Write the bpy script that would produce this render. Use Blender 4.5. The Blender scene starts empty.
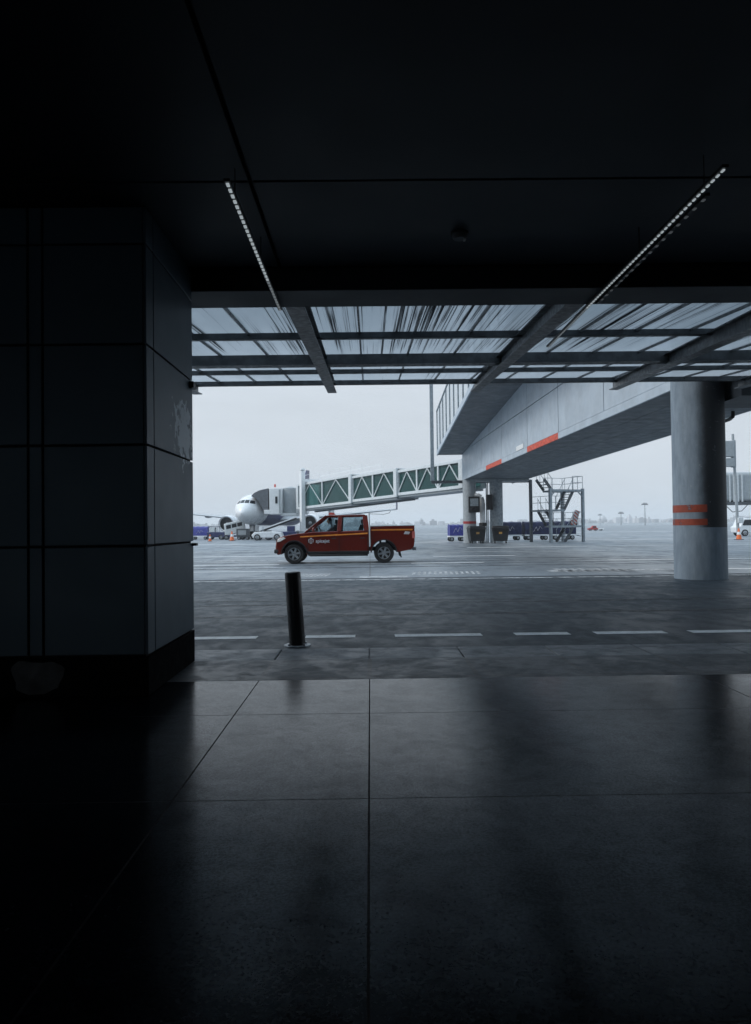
import bpy, bmesh, math, random
from mathutils import Vector, Matrix
random.seed(7)
R = math.radians
C = bpy.context.scene.collection
sc = bpy.context.scene

# ------------------------------------------------------------------ camera
FPX = 745.0; CAMH = 1.36
yaw, pitch, roll = 0.0074, 0.0201, R(0.7)
f = Vector((math.sin(yaw)*math.cos(pitch), math.cos(yaw)*math.cos(pitch), math.sin(pitch)))
r0 = f.cross(Vector((0, 0, 1))).normalized(); u0 = r0.cross(f)
rr = r0*math.cos(roll) - u0*math.sin(roll); uu = u0*math.cos(roll) + r0*math.sin(roll)
cam = bpy.data.cameras.new('camera'); camo = bpy.data.objects.new('camera', cam); C.objects.link(camo)
camo.matrix_world = Matrix(((rr.x, uu.x, -f.x, 0), (rr.y, uu.y, -f.y, 0), (rr.z, uu.z, -f.z, CAMH), (0, 0, 0, 1)))
cam.sensor_fit = 'VERTICAL'; cam.sensor_height = 36; cam.sensor_width = 36*751/1024
cam.lens = 36*FPX/1024; cam.clip_start = .05; cam.clip_end = 8000
sc.camera = camo

def at(px, py, d):
    v = f + rr*((px-375.5)/FPX) - uu*((py-512)/FPX)
    k = d/v.y
    return Vector((v.x*k, d, CAMH + v.z*k))

# ------------------------------------------------------------------ materials
def newmat(name):
    m = bpy.data.materials.new(name); m.use_nodes = True
    nt = m.node_tree; nt.nodes.clear()
    out = nt.nodes.new('ShaderNodeOutputMaterial')
    return m, nt, out
def N(nt, t, **kw):
    n = nt.nodes.new(t)
    for k, v in kw.items():
        if k.startswith('i_'):
            key = k[2:]
            n.inputs[int(key) if key.isdigit() else key.replace('_', ' ')].default_value = v
        else: setattr(n, k, v)
    return n
def coords(nt, scale=(1, 1, 1), kind='Object'):
    tc = N(nt, 'ShaderNodeTexCoord'); mp = N(nt, 'ShaderNodeMapping')
    mp.inputs['Scale'].default_value = scale
    nt.links.new(tc.outputs[kind], mp.inputs['Vector']); return mp.outputs[0]
def math_(nt, op, a, b=None, c=None, clamp=False):
    n = N(nt, 'ShaderNodeMath', operation=op, use_clamp=clamp)
    for i, v in enumerate((a, b, c)):
        if v is None: continue
        if isinstance(v, (int, float)): n.inputs[i].default_value = v
        else: nt.links.new(v, n.inputs[i])
    return n.outputs[0]
def ramp(nt, src, a, b, va=0.0, vb=1.0):
    n = N(nt, 'ShaderNodeMapRange', interpolation_type='SMOOTHSTEP')
    n.inputs[1].default_value = a; n.inputs[2].default_value = b; n.inputs[3].default_value = va; n.inputs[4].default_value = vb
    nt.links.new(src, n.inputs[0]); return n.outputs[0]
def noise(nt, vec, scale, detail=5, rough=.55, dist=0):
    n = N(nt, 'ShaderNodeTexNoise'); n.inputs['Scale'].default_value = scale; n.inputs['Detail'].default_value = detail
    n.inputs['Roughness'].default_value = rough; n.inputs['Distortion'].default_value = dist
    nt.links.new(vec, n.inputs['Vector']); return n.outputs['Fac']
def mixc(nt, fac, a, b):
    n = N(nt, 'ShaderNodeMix', data_type='RGBA')
    if isinstance(fac, (int, float)): n.inputs[0].default_value = fac
    else: nt.links.new(fac, n.inputs[0])
    for i, v in ((6, a), (7, b)):
        if isinstance(v, tuple): n.inputs[i].default_value = (*v[:3], 1)
        else: nt.links.new(v, n.inputs[i])
    return n.outputs[2]
def sc3(c, k): return tuple(min(1, x*k) for x in c)

def mat(name, col, rough=.5, metal=0., var=.18, scale=6, bump=0., bscale=60, spec=.5, coat=0., stretch=(1, 1, 1), rvar=.12, dirt=0.):
    m, nt, out = newmat(name)
    b = N(nt, 'ShaderNodeBsdfPrincipled')
    v = coords(nt, stretch)
    n1 = noise(nt, v, scale); t = ramp(nt, n1, .3, .7)
    c = mixc(nt, t, sc3(col, 1-var), sc3(col, 1+var))
    if dirt:
        n3 = noise(nt, v, scale*.45, 8, .7, .6); c = mixc(nt, ramp(nt, n3, .52, .72, 0, dirt), c, (.03, .03, .032))
    nt.links.new(c, b.inputs['Base Color'])
    nt.links.new(ramp(nt, noise(nt, v, scale*2.3), .3, .7, max(.03, rough-rvar), min(1, rough+rvar)), b.inputs['Roughness'])
    b.inputs['Metallic'].default_value = metal; b.inputs['Specular IOR Level'].default_value = spec
    b.inputs['Coat Weight'].default_value = coat; b.inputs['Coat Roughness'].default_value = .06
    if bump:
        bp = N(nt, 'ShaderNodeBump'); bp.inputs['Strength'].default_value = bump; bp.inputs['Distance'].default_value = .01
        nt.links.new(noise(nt, v, bscale, 4), bp.inputs['Height']); nt.links.new(bp.outputs[0], b.inputs['Normal'])
    nt.links.new(b.outputs[0], out.inputs[0]); return m

def glassmat(name, tint, transp=.6, rough=.05, body=(.02, .025, .03)):
    m, nt, out = newmat(name)
    tr = N(nt, 'ShaderNodeBsdfTransparent'); tr.inputs[0].default_value = (*tint, 1)
    b = N(nt, 'ShaderNodeBsdfPrincipled'); b.inputs['Base Color'].default_value = (*body, 1)
    v = coords(nt); nt.links.new(ramp(nt, noise(nt, v, 5), .3, .7, rough, rough+.08), b.inputs['Roughness'])
    mx = N(nt, 'ShaderNodeMixShader'); mx.inputs[0].default_value = transp
    nt.links.new(b.outputs[0], mx.inputs[1]); nt.links.new(tr.outputs[0], mx.inputs[2])
    nt.links.new(mx.outputs[0], out.inputs[0]); return m

def emitmat(name, col, s):
    m, nt, out = newmat(name)
    e = N(nt, 'ShaderNodeEmission'); e.inputs[0].default_value = (*col, 1)
    v = coords(nt); nt.links.new(ramp(nt, noise(nt, v, 9), .3, .7, s*.6, s*1.25), e.inputs[1])
    nt.links.new(e.outputs[0], out.inputs[0]); return m

def floor_mat():
    m, nt, out = newmat('polished_floor')
    b = N(nt, 'ShaderNodeBsdfPrincipled'); v = coords(nt)
    sx = N(nt, 'ShaderNodeSeparateXYZ'); nt.links.new(v, sx.inputs[0])
    def seam(src, off, per, w):
        t = math_(nt, 'FRACT', math_(nt, 'DIVIDE', math_(nt, 'SUBTRACT', src, off), per))
        d = math_(nt, 'ABSOLUTE', math_(nt, 'SUBTRACT', t, .5))
        return math_(nt, 'GREATER_THAN', d, .5-w/per/2)
    s = math_(nt, 'MAXIMUM', math_(nt, 'MAXIMUM', seam(sx.outputs[0], -.02, 3.6, .009), seam(sx.outputs[0], -.92, 3.6, .009)), seam(sx.outputs[1], 3.43, 1.56, .008))
    n1 = noise(nt, v, 3.2, 8, .65, .4); n2 = noise(nt, v, 55, 3); n3 = noise(nt, v, 160, 2)
    vor = N(nt, 'ShaderNodeTexVoronoi'); vor.inputs['Scale'].default_value = 9; nt.links.new(v, vor.inputs['Vector'])
    c = mixc(nt, ramp(nt, n1, .3, .7), (.003, .006, .011), (.007, .013, .021))
    c = mixc(nt, ramp(nt, n2, .45, .75, 0, .4), c, (.03, .036, .042))
    c = mixc(nt, s, c, (.008, .008, .009))
    nt.links.new(c, b.inputs['Base Color'])
    rg = math_(nt, 'ADD', ramp(nt, n1, .3, .72, .13, .20), ramp(nt, n3, .3, .7, -.02, .06))
    rg = math_(nt, 'ADD', rg, math_(nt, 'MULTIPLY', s, .5))
    b.inputs['Specular Tint'].default_value = (.62, .84, 1, 1)
    nt.links.new(rg, b.inputs['Roughness']); n4 = noise(nt, v, 7, 9, .72, .6)
    nt.links.new(math_(nt, 'MULTIPLY', ramp(nt, n4, .3, .7, .10, .22), ramp(nt, noise(nt, v, 85, 3, .7), .35, .65, .5, 1.3)), b.inputs['Specular IOR Level'])
    bp = N(nt, 'ShaderNodeBump'); bp.inputs['Strength'].default_value = .06; bp.inputs['Distance'].default_value = .01
    h = math_(nt, 'SUBTRACT', math_(nt, 'ADD', math_(nt, 'MULTIPLY', noise(nt, v, 26, 5, .6), .5), math_(nt, 'MULTIPLY', n4, .5)), s)
    nt.links.new(h, bp.inputs['Height']); nt.links.new(bp.outputs[0], b.inputs['Normal'])
    nt.links.new(b.outputs[0], out.inputs[0]); return m

def ground_mat(name, c0, c1, stain, r0_, r1_, slab=0., seamcol=(.03, .03, .03), big=.12, stretch=(1, 1, 1), bump=.25, spec=.5):
    m, nt, out = newmat(name)
    b = N(nt, 'ShaderNodeBsdfPrincipled'); v = coords(nt); vs = coords(nt, stretch)
    n1 = noise(nt, vs, big, 9, .62, .3); n2 = noise(nt, vs, big*6, 7, .65, .5); n3 = noise(nt, v, 45, 3)
    c = mixc(nt, ramp(nt, n1, .35, .65), c0, c1)
    c = mixc(nt, ramp(nt, n2, .5, .7, 0, .75), c, stain)
    c = mixc(nt, ramp(nt, n3, .4, .7, 0, .35), c, sc3(c1, 1.35))
    n5 = noise(nt, v, .8, 5, .6, .8); c = mixc(nt, ramp(nt, n5, .66, .74, 0, .6), c, sc3(stain, .6))
    n6 = noise(nt, v, 2.3, 3, .5); c = mixc(nt, ramp(nt, n6, .73, .77, 0, .7), c, sc3(stain, .35))
    sx = N(nt, 'ShaderNodeSeparateXYZ'); nt.links.new(v, sx.inputs[0])
    if slab:
        ss = []
        for k, off in ((0, .02), (1, .1)):
            t = math_(nt, 'FRACT', math_(nt, 'DIVIDE', math_(nt, 'ADD', sx.outputs[k], off), slab))
            ss.append(math_(nt, 'GREATER_THAN', math_(nt, 'ABSOLUTE', math_(nt, 'SUBTRACT', t, .5)), .5-.02/slab))
        s = math_(nt, 'MAXIMUM', *ss); c = mixc(nt, math_(nt, 'MULTIPLY', s, .8), c, seamcol)
    b.inputs['Specular IOR Level'].default_value = spec
    nt.links.new(c, b.inputs['Base Color'])
    nt.links.new(ramp(nt, math_(nt, 'ADD', math_(nt, 'MULTIPLY', n1, .5), math_(nt, 'MULTIPLY', n2, .5)), .38, .62, r0_, r1_), b.inputs['Roughness'])
    bp = N(nt, 'ShaderNodeBump'); bp.inputs['Strength'].default_value = bump; bp.inputs['Distance'].default_value = .006
    nt.links.new(noise(nt, v, 70, 4, .7), bp.inputs['Height']); nt.links.new(bp.outputs[0], b.inputs['Normal'])
    nt.links.new(b.outputs[0], out.inputs[0]); return m

def worn_paint(name, col, wear=.5, sc_=9):
    m, nt, out = newmat(name)
    b = N(nt, 'ShaderNodeBsdfPrincipled'); b.inputs['Roughness'].default_value = .55
    v = coords(nt); n1 = noise(nt, v, sc_, 8, .7)
    nt.links.new(mixc(nt, ramp(nt, n1, .35, .7), sc3(col, .7), col), b.inputs['Base Color'])
    tr = N(nt, 'ShaderNodeBsdfTransparent'); mx = N(nt, 'ShaderNodeMixShader')
    n2 = noise(nt, coords(nt, (1.4, 3, 1)), sc_*.55, 8, .75, .4)
    nt.links.new(ramp(nt, n2, wear-.08, wear+.1), mx.inputs[0])
    nt.links.new(tr.outputs[0], mx.inputs[1]); nt.links.new(b.outputs[0], mx.inputs[2])
    nt.links.new(mx.outputs[0], out.inputs[0]); return m

def canopy_glass():
    m, nt, out = newmat('canopy_frosted_glass')
    v = coords(nt); sx = N(nt, 'ShaderNodeSeparateXYZ'); nt.links.new(v, sx.inputs[0])
    streak = noise(nt, coords(nt, (40, .06, 1)), 1.0, 4, .8, 0)
    patch = noise(nt, coords(nt, (1, .25, 1)), .9, 3)
    clump = noise(nt, coords(nt, (2.6, .05, 1)), 1.0, 3, .6, 0)
    # run-off stains gather where the water comes down: the bay between the two middle beams
    d = math_(nt, 'ABSOLUTE', math_(nt, 'SUBTRACT', sx.outputs[0], .5))
    where = ramp(nt, d, .3, 3.8, .075, .01)
    s = math_(nt, 'ADD', math_(nt, 'ADD', streak, where), math_(nt, 'ADD', math_(nt, 'MULTIPLY', math_(nt, 'SUBTRACT', patch, .5), .2), math_(nt, 'MULTIPLY', math_(nt, 'SUBTRACT', clump, .5), .35)))
    s = math_(nt, 'ADD', s, ramp(nt, sx.outputs[1], 11.5, 14, .02, -.1))
    k = ramp(nt, s, .59, .69, 0, .92)
    tl = N(nt, 'ShaderNodeBsdfTranslucent')
    nt.links.new(mixc(nt, ramp(nt, patch, .3, .7), (.58, .62, .65), (.70, .73, .76)), tl.inputs[0])
    tr = N(nt, 'ShaderNodeBsdfTransparent'); tr.inputs[0].default_value = (.66, .69, .72, 1)
    m1 = N(nt, 'ShaderNodeMixShader'); m1.inputs[0].default_value = .45
    nt.links.new(tl.outputs[0], m1.inputs[1]); nt.links.new(tr.outputs[0], m1.inputs[2])
    df = N(nt, 'ShaderNodeBsdfDiffuse'); df.inputs[0].default_value = (.02, .022, .026, 1)
    m2 = N(nt, 'ShaderNodeMixShader'); nt.links.new(k, m2.inputs[0])
    nt.links.new(m1.outputs[0], m2.inputs[1]); nt.links.new(df.outputs[0], m2.inputs[2])
    nt.links.new(m2.outputs[0], out.inputs[0]); return m

def pillar_mat():
    m, nt, out = newmat('dark_composite_panel')
    b = N(nt, 'ShaderNodeBsdfPrincipled'); v = coords(nt); b.inputs['Specular Tint'].default_value = (.7, .88, 1, 1)
    c = mixc(nt, ramp(nt, noise(nt, v, 1.2, 4, .5, .2), .3, .7), (.052, .080, .106), (.064, .095, .124))
    # peeled patch on the outer panel
    sx = N(nt, 'ShaderNodeSeparateXYZ'); nt.links.new(v, sx.inputs[0])
    dy = math_(nt, 'DIVIDE', math_(nt, 'SUBTRACT', sx.outputs[1], 6.72), .32)
    dz = math_(nt, 'DIVIDE', math_(nt, 'SUBTRACT', sx.outputs[2], 2.23), .22)
    slant = math_(nt, 'SUBTRACT', dy, math_(nt, 'MULTIPLY', dz, -.1))
    q = math_(nt, 'SQRT', math_(nt, 'ADD', math_(nt, 'MULTIPLY', slant, slant), math_(nt, 'MULTIPLY', dz, dz)))
    edge = math_(nt, 'ADD', q, math_(nt, 'MULTIPLY', math_(nt, 'SUBTRACT', noise(nt, v, 8, 8, .7, .8), .5), 4.4))
    k = math_(nt, 'MULTIPLY', ramp(nt, edge, .9, 1.02, 1, 0), math_(nt, 'GREATER_THAN', sx.outputs[0], -1.70))
    c = mixc(nt, k, c, (.66, .72, .76))
    sp = noise(nt, v, 38, 2); c = mixc(nt, ramp(nt, sp, .76, .8, 0, .4), c, (.25, .28, .3))
    nt.links.new(c, b.inputs['Base Color'])
    nt.links.new(ramp(nt, noise(nt, v, 4), .3, .7, .43, .47), b.inputs['Roughness'])
    nt.links.new(b.outputs[0], out.inputs[0]); return m

def column_mat():
    m, nt, out = newmat('painted_concrete_column')
    b = N(nt, 'ShaderNodeBsdfPrincipled'); v = coords(nt)
    sx = N(nt, 'ShaderNodeSeparateXYZ'); nt.links.new(v, sx.inputs[0])
    nz = noise(nt, coords(nt, (3, 3, .8)), 2.4, 7, .65)
    c = mixc(nt, ramp(nt, nz, .3, .7), (.17, .215, .26), (.25, .305, .36))
    c = mixc(nt, ramp(nt, noise(nt, coords(nt, (9, 9, .5)), 1.5, 6, .7), .55, .75, 0, .5), c, (.17, .19, .2))
    # near black towards one side, stopping in a hard line above the base
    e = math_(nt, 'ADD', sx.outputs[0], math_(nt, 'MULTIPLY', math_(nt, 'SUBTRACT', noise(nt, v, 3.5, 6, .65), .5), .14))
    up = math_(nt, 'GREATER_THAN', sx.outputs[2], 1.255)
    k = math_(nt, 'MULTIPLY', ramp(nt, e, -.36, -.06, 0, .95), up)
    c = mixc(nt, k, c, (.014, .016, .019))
    sc_ = math_(nt, 'MULTIPLY', ramp(nt, noise(nt, coords(nt, (7, 7, 10)), 1.3, 7, .75, 1.2), .63, .69), up)
    c = mixc(nt, math_(nt, 'MULTIPLY', sc_, .75), c, (.42, .45, .47))
    nt.links.new(c, b.inputs['Base Color']); b.inputs['Roughness'].default_value = .6
    bp = N(nt, 'ShaderNodeBump'); bp.inputs['Strength'].default_value = .2; bp.inputs['Distance'].default_value = .01
    nt.links.new(noise(nt, v, 18, 6, .7), bp.inputs['Height']); nt.links.new(bp.outputs[0], b.inputs['Normal'])
    nt.links.new(b.outputs[0], out.inputs[0]); return m

def tail_stripes(name, a, b_, w):
    m, nt, out = newmat(name)
    b = N(nt, 'ShaderNodeBsdfPrincipled'); b.inputs['Roughness'].default_value = .5
    v = coords(nt); sx = N(nt, 'ShaderNodeSeparateXYZ'); nt.links.new(v, sx.inputs[0])
    t = math_(nt, 'FRACT', math_(nt, 'DIVIDE', math_(nt, 'ADD', sx.outputs[0], sx.outputs[2]), w))
    nt.links.new(mixc(nt, math_(nt, 'GREATER_THAN', t, .5), a, b_), b.inputs['Base Color'])
    nt.links.new(b.outputs[0], out.inputs[0]); return m

MT = dict(
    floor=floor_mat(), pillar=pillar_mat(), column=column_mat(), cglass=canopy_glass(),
    skirt=mat('black_skirting', (.007, .008, .009), .9, spec=.03), core=mat('shadow_gap_core', (.006, .006, .007), .9),
    ceiling=mat('dark_ceiling_panel', (.036, .047, .062), .55, var=.05, scale=.8, rvar=.03),
    wall=mat('dark_plaster', (.05, .052, .056), .8), palewall=mat('pale_plaster', (.6, .63, .66), .7), facade=mat('grey_facade_panel', (.16, .17, .18), .5),
    lintel=mat('dark_steel_lintel', (.022, .030, .040), .55, var=.06, scale=1, rvar=.03),
    steel=mat('dark_painted_steel', (.07, .08, .09), .45, var=.3, dirt=.5),
    steel2=mat('grey_painted_steel', (.28, .32, .35), .5, var=.2, dirt=.4),
    kerb=ground_mat('kerb_concrete', (.075, .092, .108), (.11, .13, .15), (.04, .05, .06), .35, .62, big=.9),
    pave=ground_mat('pavement_slab', (.024, .033, .042), (.036, .047, .058), (.018, .025, .032), .38, .62, slab=.9, big=1.1),
    road=ground_mat('damp_asphalt', (.021, .031, .041), (.030, .042, .053), (.015, .022, .029), .42, .66, big=.6, stretch=(1, .6, 1), spec=.3),
    apron=ground_mat('apron_concrete', (.10, .12, .14), (.20, .23, .26), (.045, .055, .065), .3, .58, slab=7.5, seamcol=(.06, .06, .06), big=.13, stretch=(1, .4, 1)),
    white_line=worn_paint('worn_white_paint', (.9, .92, .93), .33), faded_line=worn_paint('faded_white_paint', (.66, .68, .7), .46, 5),
    yellow_line=worn_paint('faded_yellow_paint', (.5, .38, .2), .5, 4), dark_patch=worn_paint('old_black_tar', (.03, .033, .037), .48, 2),
    black=mat('black_powder_coat', (.012, .013, .016), .42), flange=mat('scuffed_steel', (.36, .38, .4), .45, .8, var=.4),
    clad=mat('pale_cladding', (.43, .50, .57), .42, var=.07, scale=1.2, dirt=.12), under=mat('soffit_panel', (.14, .16, .18), .55, var=.12, scale=.9, dirt=.35),
    gap=mat('panel_joint', (.05, .055, .06), .8), red=mat('red_orange_paint', (.62, .075, .03), .5, var=.25),
    redband=worn_paint('worn_red_band', (.33, .06, .03), .4, 4), darkred=mat('dull_red_paint', (.33, .03, .03), .5),
    white=mat('white_paint', (.78, .80, .81), .4, var=.06, dirt=.1), offwhite=mat('offwhite_paint', (.62, .655, .67), .45, var=.1, dirt=.2),
    grey=mat('mid_grey_panel', (.34, .37, .39), .45, var=.1), dgrey=mat('bellows_fabric', (.12, .13, .145), .8, var=.2),
    teal=glassmat('teal_glass', (.40, .63, .61), .5, .05, (.035, .10, .10)), cab_glass=glassmat('vehicle_glass', (.8, .86, .88), .88, .03),
    clear=glassmat('clear_glass', (.94, .96, .97), .93, .03), darkglass=mat('dark_glass', (.012, .015, .02), .1, var=.1),
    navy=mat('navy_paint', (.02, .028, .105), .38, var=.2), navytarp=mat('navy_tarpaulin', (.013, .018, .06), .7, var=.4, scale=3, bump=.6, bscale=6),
    bluecrate=mat('blue_cart_paint', (.05, .06, .30), .5, var=.25, dirt=.3),
    rubber=mat('rubber', (.016, .016, .017), .8), alloy=mat('alloy_wheel', (.34, .36, .38), .35, .5), metal=mat('bare_metal', (.45, .47, .5), .3, .9),
    truckred=mat('red_car_paint', (.145, .012, .005), .25, var=.02, coat=1., rvar=.01), orange=mat('orange_stripe', (.80, .27, .04), .4),
    plastic=mat('black_plastic', (.02, .02, .022), .55), lamp=mat('lamp_lens', (.75, .76, .75), .12), taillamp=mat('tail_lamp', (.6, .15, .13), .2),
    lettering=mat('pale_lettering', (.72, .72, .74), .45), shirt=mat('pale_blue_shirt', (.5, .6, .68), .85), skin=mat('skin', (.30, .17, .11), .55),
    hair=mat('dark_hair', (.015, .012, .01), .6), planewhite=mat('aircraft_white', (.80, .81, .82), .28, var=.03, scale=1, coat=.3),
    planegrey=mat('aircraft_grey', (.42, .44, .46), .35), fan=mat('fan_blades', (.05, .053, .058), .4, .6),
    cone=mat('orange_cone', (.75, .16, .04), .6), bin=mat('black_bin_plastic', (.022, .024, .027), .5), binlogo=mat('bin_sticker', (.55, .3, .08), .5),
    stripes=tail_stripes('red_white_stripes', (.55, .14, .11), (.7, .68, .67), .3), led=emitmat('led_diode', (.82, .94, 1), .46), ledfar=emitmat('led_diode_far', (.8, .92, 1), .2), ledreflect=emitmat('led_reflection', (.8, .92, 1), .06),
    bag=mat('grey_plastic_bag', (.35, .37, .38), .4, bump=.5, bscale=14), city=mat('distant_concrete', (.45, .45, .46), .9, var=.4, scale=.02),
    trees=mat('distant_foliage', (.05, .07, .05), .9, var=.4, scale=.05), mast=mat('galvanised_mast', (.3, .32, .33), .5, .5),
    wornplate=mat('worn_dark_plate', (.05, .056, .062), .6, var=.4, dirt=.6),
    sensor=mat('grey_detector', (.16, .17, .18), .5),
)

# ------------------------------------------------------------------ mesh builder
class MB:
    def __init__(s, org=(0, 0, 0)): s.v = []; s.f = []; s.o = Vector(org)
    def add(s, vs, fs):
        n = len(s.v); s.v += [Vector(p)-s.o for p in vs]; s.f += [tuple(i+n for i in q) for q in fs]; return s
    def box(s, x0, x1, y0, y1, z0, z1):
        vs = [(x, y, z) for z in (z0, z1) for y in (y0, y1) for x in (x0, x1)]
        return s.add(vs, [(0, 2, 3, 1), (4, 5, 7, 6), (0, 1, 5, 4), (2, 6, 7, 3), (0, 4, 6, 2), (1, 3, 7, 5)])
    def hexa(s, b, t):
        return s.add(list(b)+list(t), [(3, 2, 1, 0), (4, 5, 6, 7), (0, 1, 5, 4), (1, 2, 6, 5), (2, 3, 7, 6), (3, 0, 4, 7)])
    def bar(s, p, q, w, h, up=(0, 0, 1)):
        p, q = Vector(p), Vector(q); d = (q-p).normalized(); up = Vector(up)
        if abs(d.dot(up)) > .98: up = Vector((0, 1, 0))
        a = d.cross(up).normalized()*(w/2); b = a.cross(d).normalized()*(h/2)
        return s.hexa([p-a-b, p+a-b, p+a+b, p-a+b], [q-a-b, q+a-b, q+a+b, q-a+b])
    def tube(s, p, q, r0, r1=None, n=14, caps=True):
        r1 = r0 if r1 is None else r1
        p, q = Vector(p), Vector(q); d = (q-p).normalized(); up = Vector((0, 0, 1)) if abs(d.z) < .9 else Vector((1, 0, 0))
        a = d.cross(up).normalized(); b = d.cross(a); vs = []
        for c, r in ((p, r0), (q, r1)):
            for i in range(n):
                t = 2*math.pi*i/n; vs.append(c+a*(r*math.cos(t))+b*(r*math.sin(t)))
        fs = [(i, n+i, n+(i+1) % n, (i+1) % n) for i in range(n)]
        if caps: fs += [tuple(range(n)), tuple(reversed(range(n, 2*n)))]
        return s.add(vs, fs)
    def path(s, pts, r, n=8):
        for a, b in zip(pts[:-1], pts[1:]): s.tube(a, b, r, r, n)
        return s
    def lathe(s, prof, c=(0, 0, 0), axis='z', n=28, a0=0, a1=2*math.pi):
        c = Vector(c); vs = []; full = abs(a1-a0-2*math.pi) < 1e-6; m = n if full else n+1
        for (r, h) in prof:
            for i in range(m):
                t = a0+(a1-a0)*i/n; x, y = r*math.cos(t), r*math.sin(t)
                vs.append(c+(Vector((x, y, h)) if axis == 'z' else Vector((x, h, y)) if axis == 'y' else Vector((h, x, y))))
        fs = []
        for j in range(len(prof)-1):
            for i in range(n if full else n):
                k = (i+1) % m
                fs.append((j*m+i, j*m+k, (j+1)*m+k, (j+1)*m+i))
        return s.add(vs, fs)
    def prism(s, poly, y0, y1, fn=None):
        # polygon in x-z, pushed from y0 to y1
        n = len(poly); vs = [(x, y0, z) for x, z in poly]+[(x, y1, z) for x, z in poly]
        if fn: vs = [fn(*p) for p in vs]
        return s.add(vs, [tuple(range(n)), tuple(reversed(range(n, 2*n)))]+[(i, n+i, n+(i+1) % n, (i+1) % n) for i in range(n)])
    def build(s, name, m, parent=None, bevel=0, smooth=True, label=None, seg=2):
        me = bpy.data.meshes.new(name); me.from_pydata([tuple(p) for p in s.v], [], s.f)
        bm = bmesh.new(); bm.from_mesh(me); bmesh.ops.recalc_face_normals(bm, faces=bm.faces); bm.to_mesh(me); bm.free()
        o = bpy.data.objects.new(name, me); C.objects.link(o); me.materials.append(MT[m] if isinstance(m, str) else m)
        if smooth:
            me.polygons.foreach_set('use_smooth', [True]*len(me.polygons)); me.set_sharp_from_angle(angle=R(38))
        if parent: o.parent = parent
        if bevel:
            b = o.modifiers.new('edge', 'BEVEL'); b.width = bevel; b.segments = seg; b.limit_method = 'ANGLE'; b.angle_limit = R(35)
        if label: o['label'] = label
        return o
def tag(o, label=None, cat=None, group=None, kind=None):
    if label: o['label'] = label
    if cat: o['category'] = cat
    if group: o['group'] = group
    if kind: o['kind'] = kind
    return o
def thing(name, label, cat, loc=(0, 0, 0), rz=0, group=None):
    o = bpy.data.objects.new(name, None); C.objects.link(o); o.empty_display_size = .2
    o.location = loc; o.rotation_euler = (0, 0, rz); return tag(o, label, cat, group)
def kids(o): return [c for c in bpy.data.objects if c.parent == o]
def copy_tree(o, parent=None):
    c = o.copy(); C.objects.link(c)
    if parent: c.parent = parent
    for ch in kids(o): copy_tree(ch, c)
    return c
def text_mesh(name, body, size, m, parent, loc, rot, extrude=.003, shear=0):
    cu = bpy.data.curves.new(name, 'FONT'); cu.body = body; cu.size = size; cu.extrude = extrude; cu.shear = shear; cu.offset = .004
    t = bpy.data.objects.new(name+'_src', cu); C.objects.link(t)
    bpy.context.view_layer.update()
    me = bpy.data.meshes.new_from_object(t.evaluated_get(bpy.context.evaluated_depsgraph_get()))
    bpy.data.objects.remove(t); me.name = name; me.materials.clear(); me.materials.append(MT[m])
    o = bpy.data.objects.new(name, me); C.objects.link(o); o.parent = parent; o.location = loc; o.rotation_euler = rot; return o

# ================================================================== GROUND
b = MB().box(-1700, 1700, -40, 2900, -.5, 0)
tag(b.build('ground', 'apron', smooth=False), 'pale concrete airport apron stretching to the horizon', 'apron', kind='structure')
road = tag(MB().add([(-160, 7.7, .004), (160, 7.7, .004), (160, 19.9, .004), (-160, 19.9, .004)], [(0, 1, 2, 3)]).build('road', 'road', smooth=False),
           'dark damp asphalt service road in front of the terminal', 'road', kind='structure')
def mark(name, m, x0, x1, y0, y1, z=.008, par=None, skew=0, label=None):
    return MB().add([(x0, y0, z), (x1, y0, z), (x1+skew, y1, z), (x0+skew, y1, z)], [(0, 1, 2, 3)]).build(name, m, par or road, smooth=False, label=label)
for x0, x1 in ((-4.2, -3.3), (-2.62, -1.42), (-.82, -.2), (.29, 1.37), (1.78, 2.46), (2.78, 3.66), (3.97, 4.9), (5.3, 6.1)):
    mark('lane_dash', 'white_line', x0, x1, 9.18, 9.40)
mark('edge_line', 'faded_line', -60, 60, 19.1, 19.32)
am = tag(MB().add([(-9, 21.0, .005), (-2.4, 21.0, .005), (-2.4, 21.14, .005), (-9, 21.14, .005)], [(0, 1, 2, 3)]).build('apron_markings', 'faded_line', smooth=False),
         'worn white lines, hatches and arrows painted on the apron', 'markings', kind='structure')
for i in range(13): mark('hatch_bar', 'faded_line', 1.15+i*.155, 1.23+i*.155, 20.9, 22.3, .006, am, .12)
for i in range(7): mark('hatch_bar', 'faded_line', -2.1+i*.13, -2.02+i*.13, 20.6, 22.0, .006, am, .1)
for i in range(9): mark('hatch_bar', 'faded_line', 5.5+i*.25, 5.66+i*.25, 21.4, 23.0, .006, am, .1)
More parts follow.
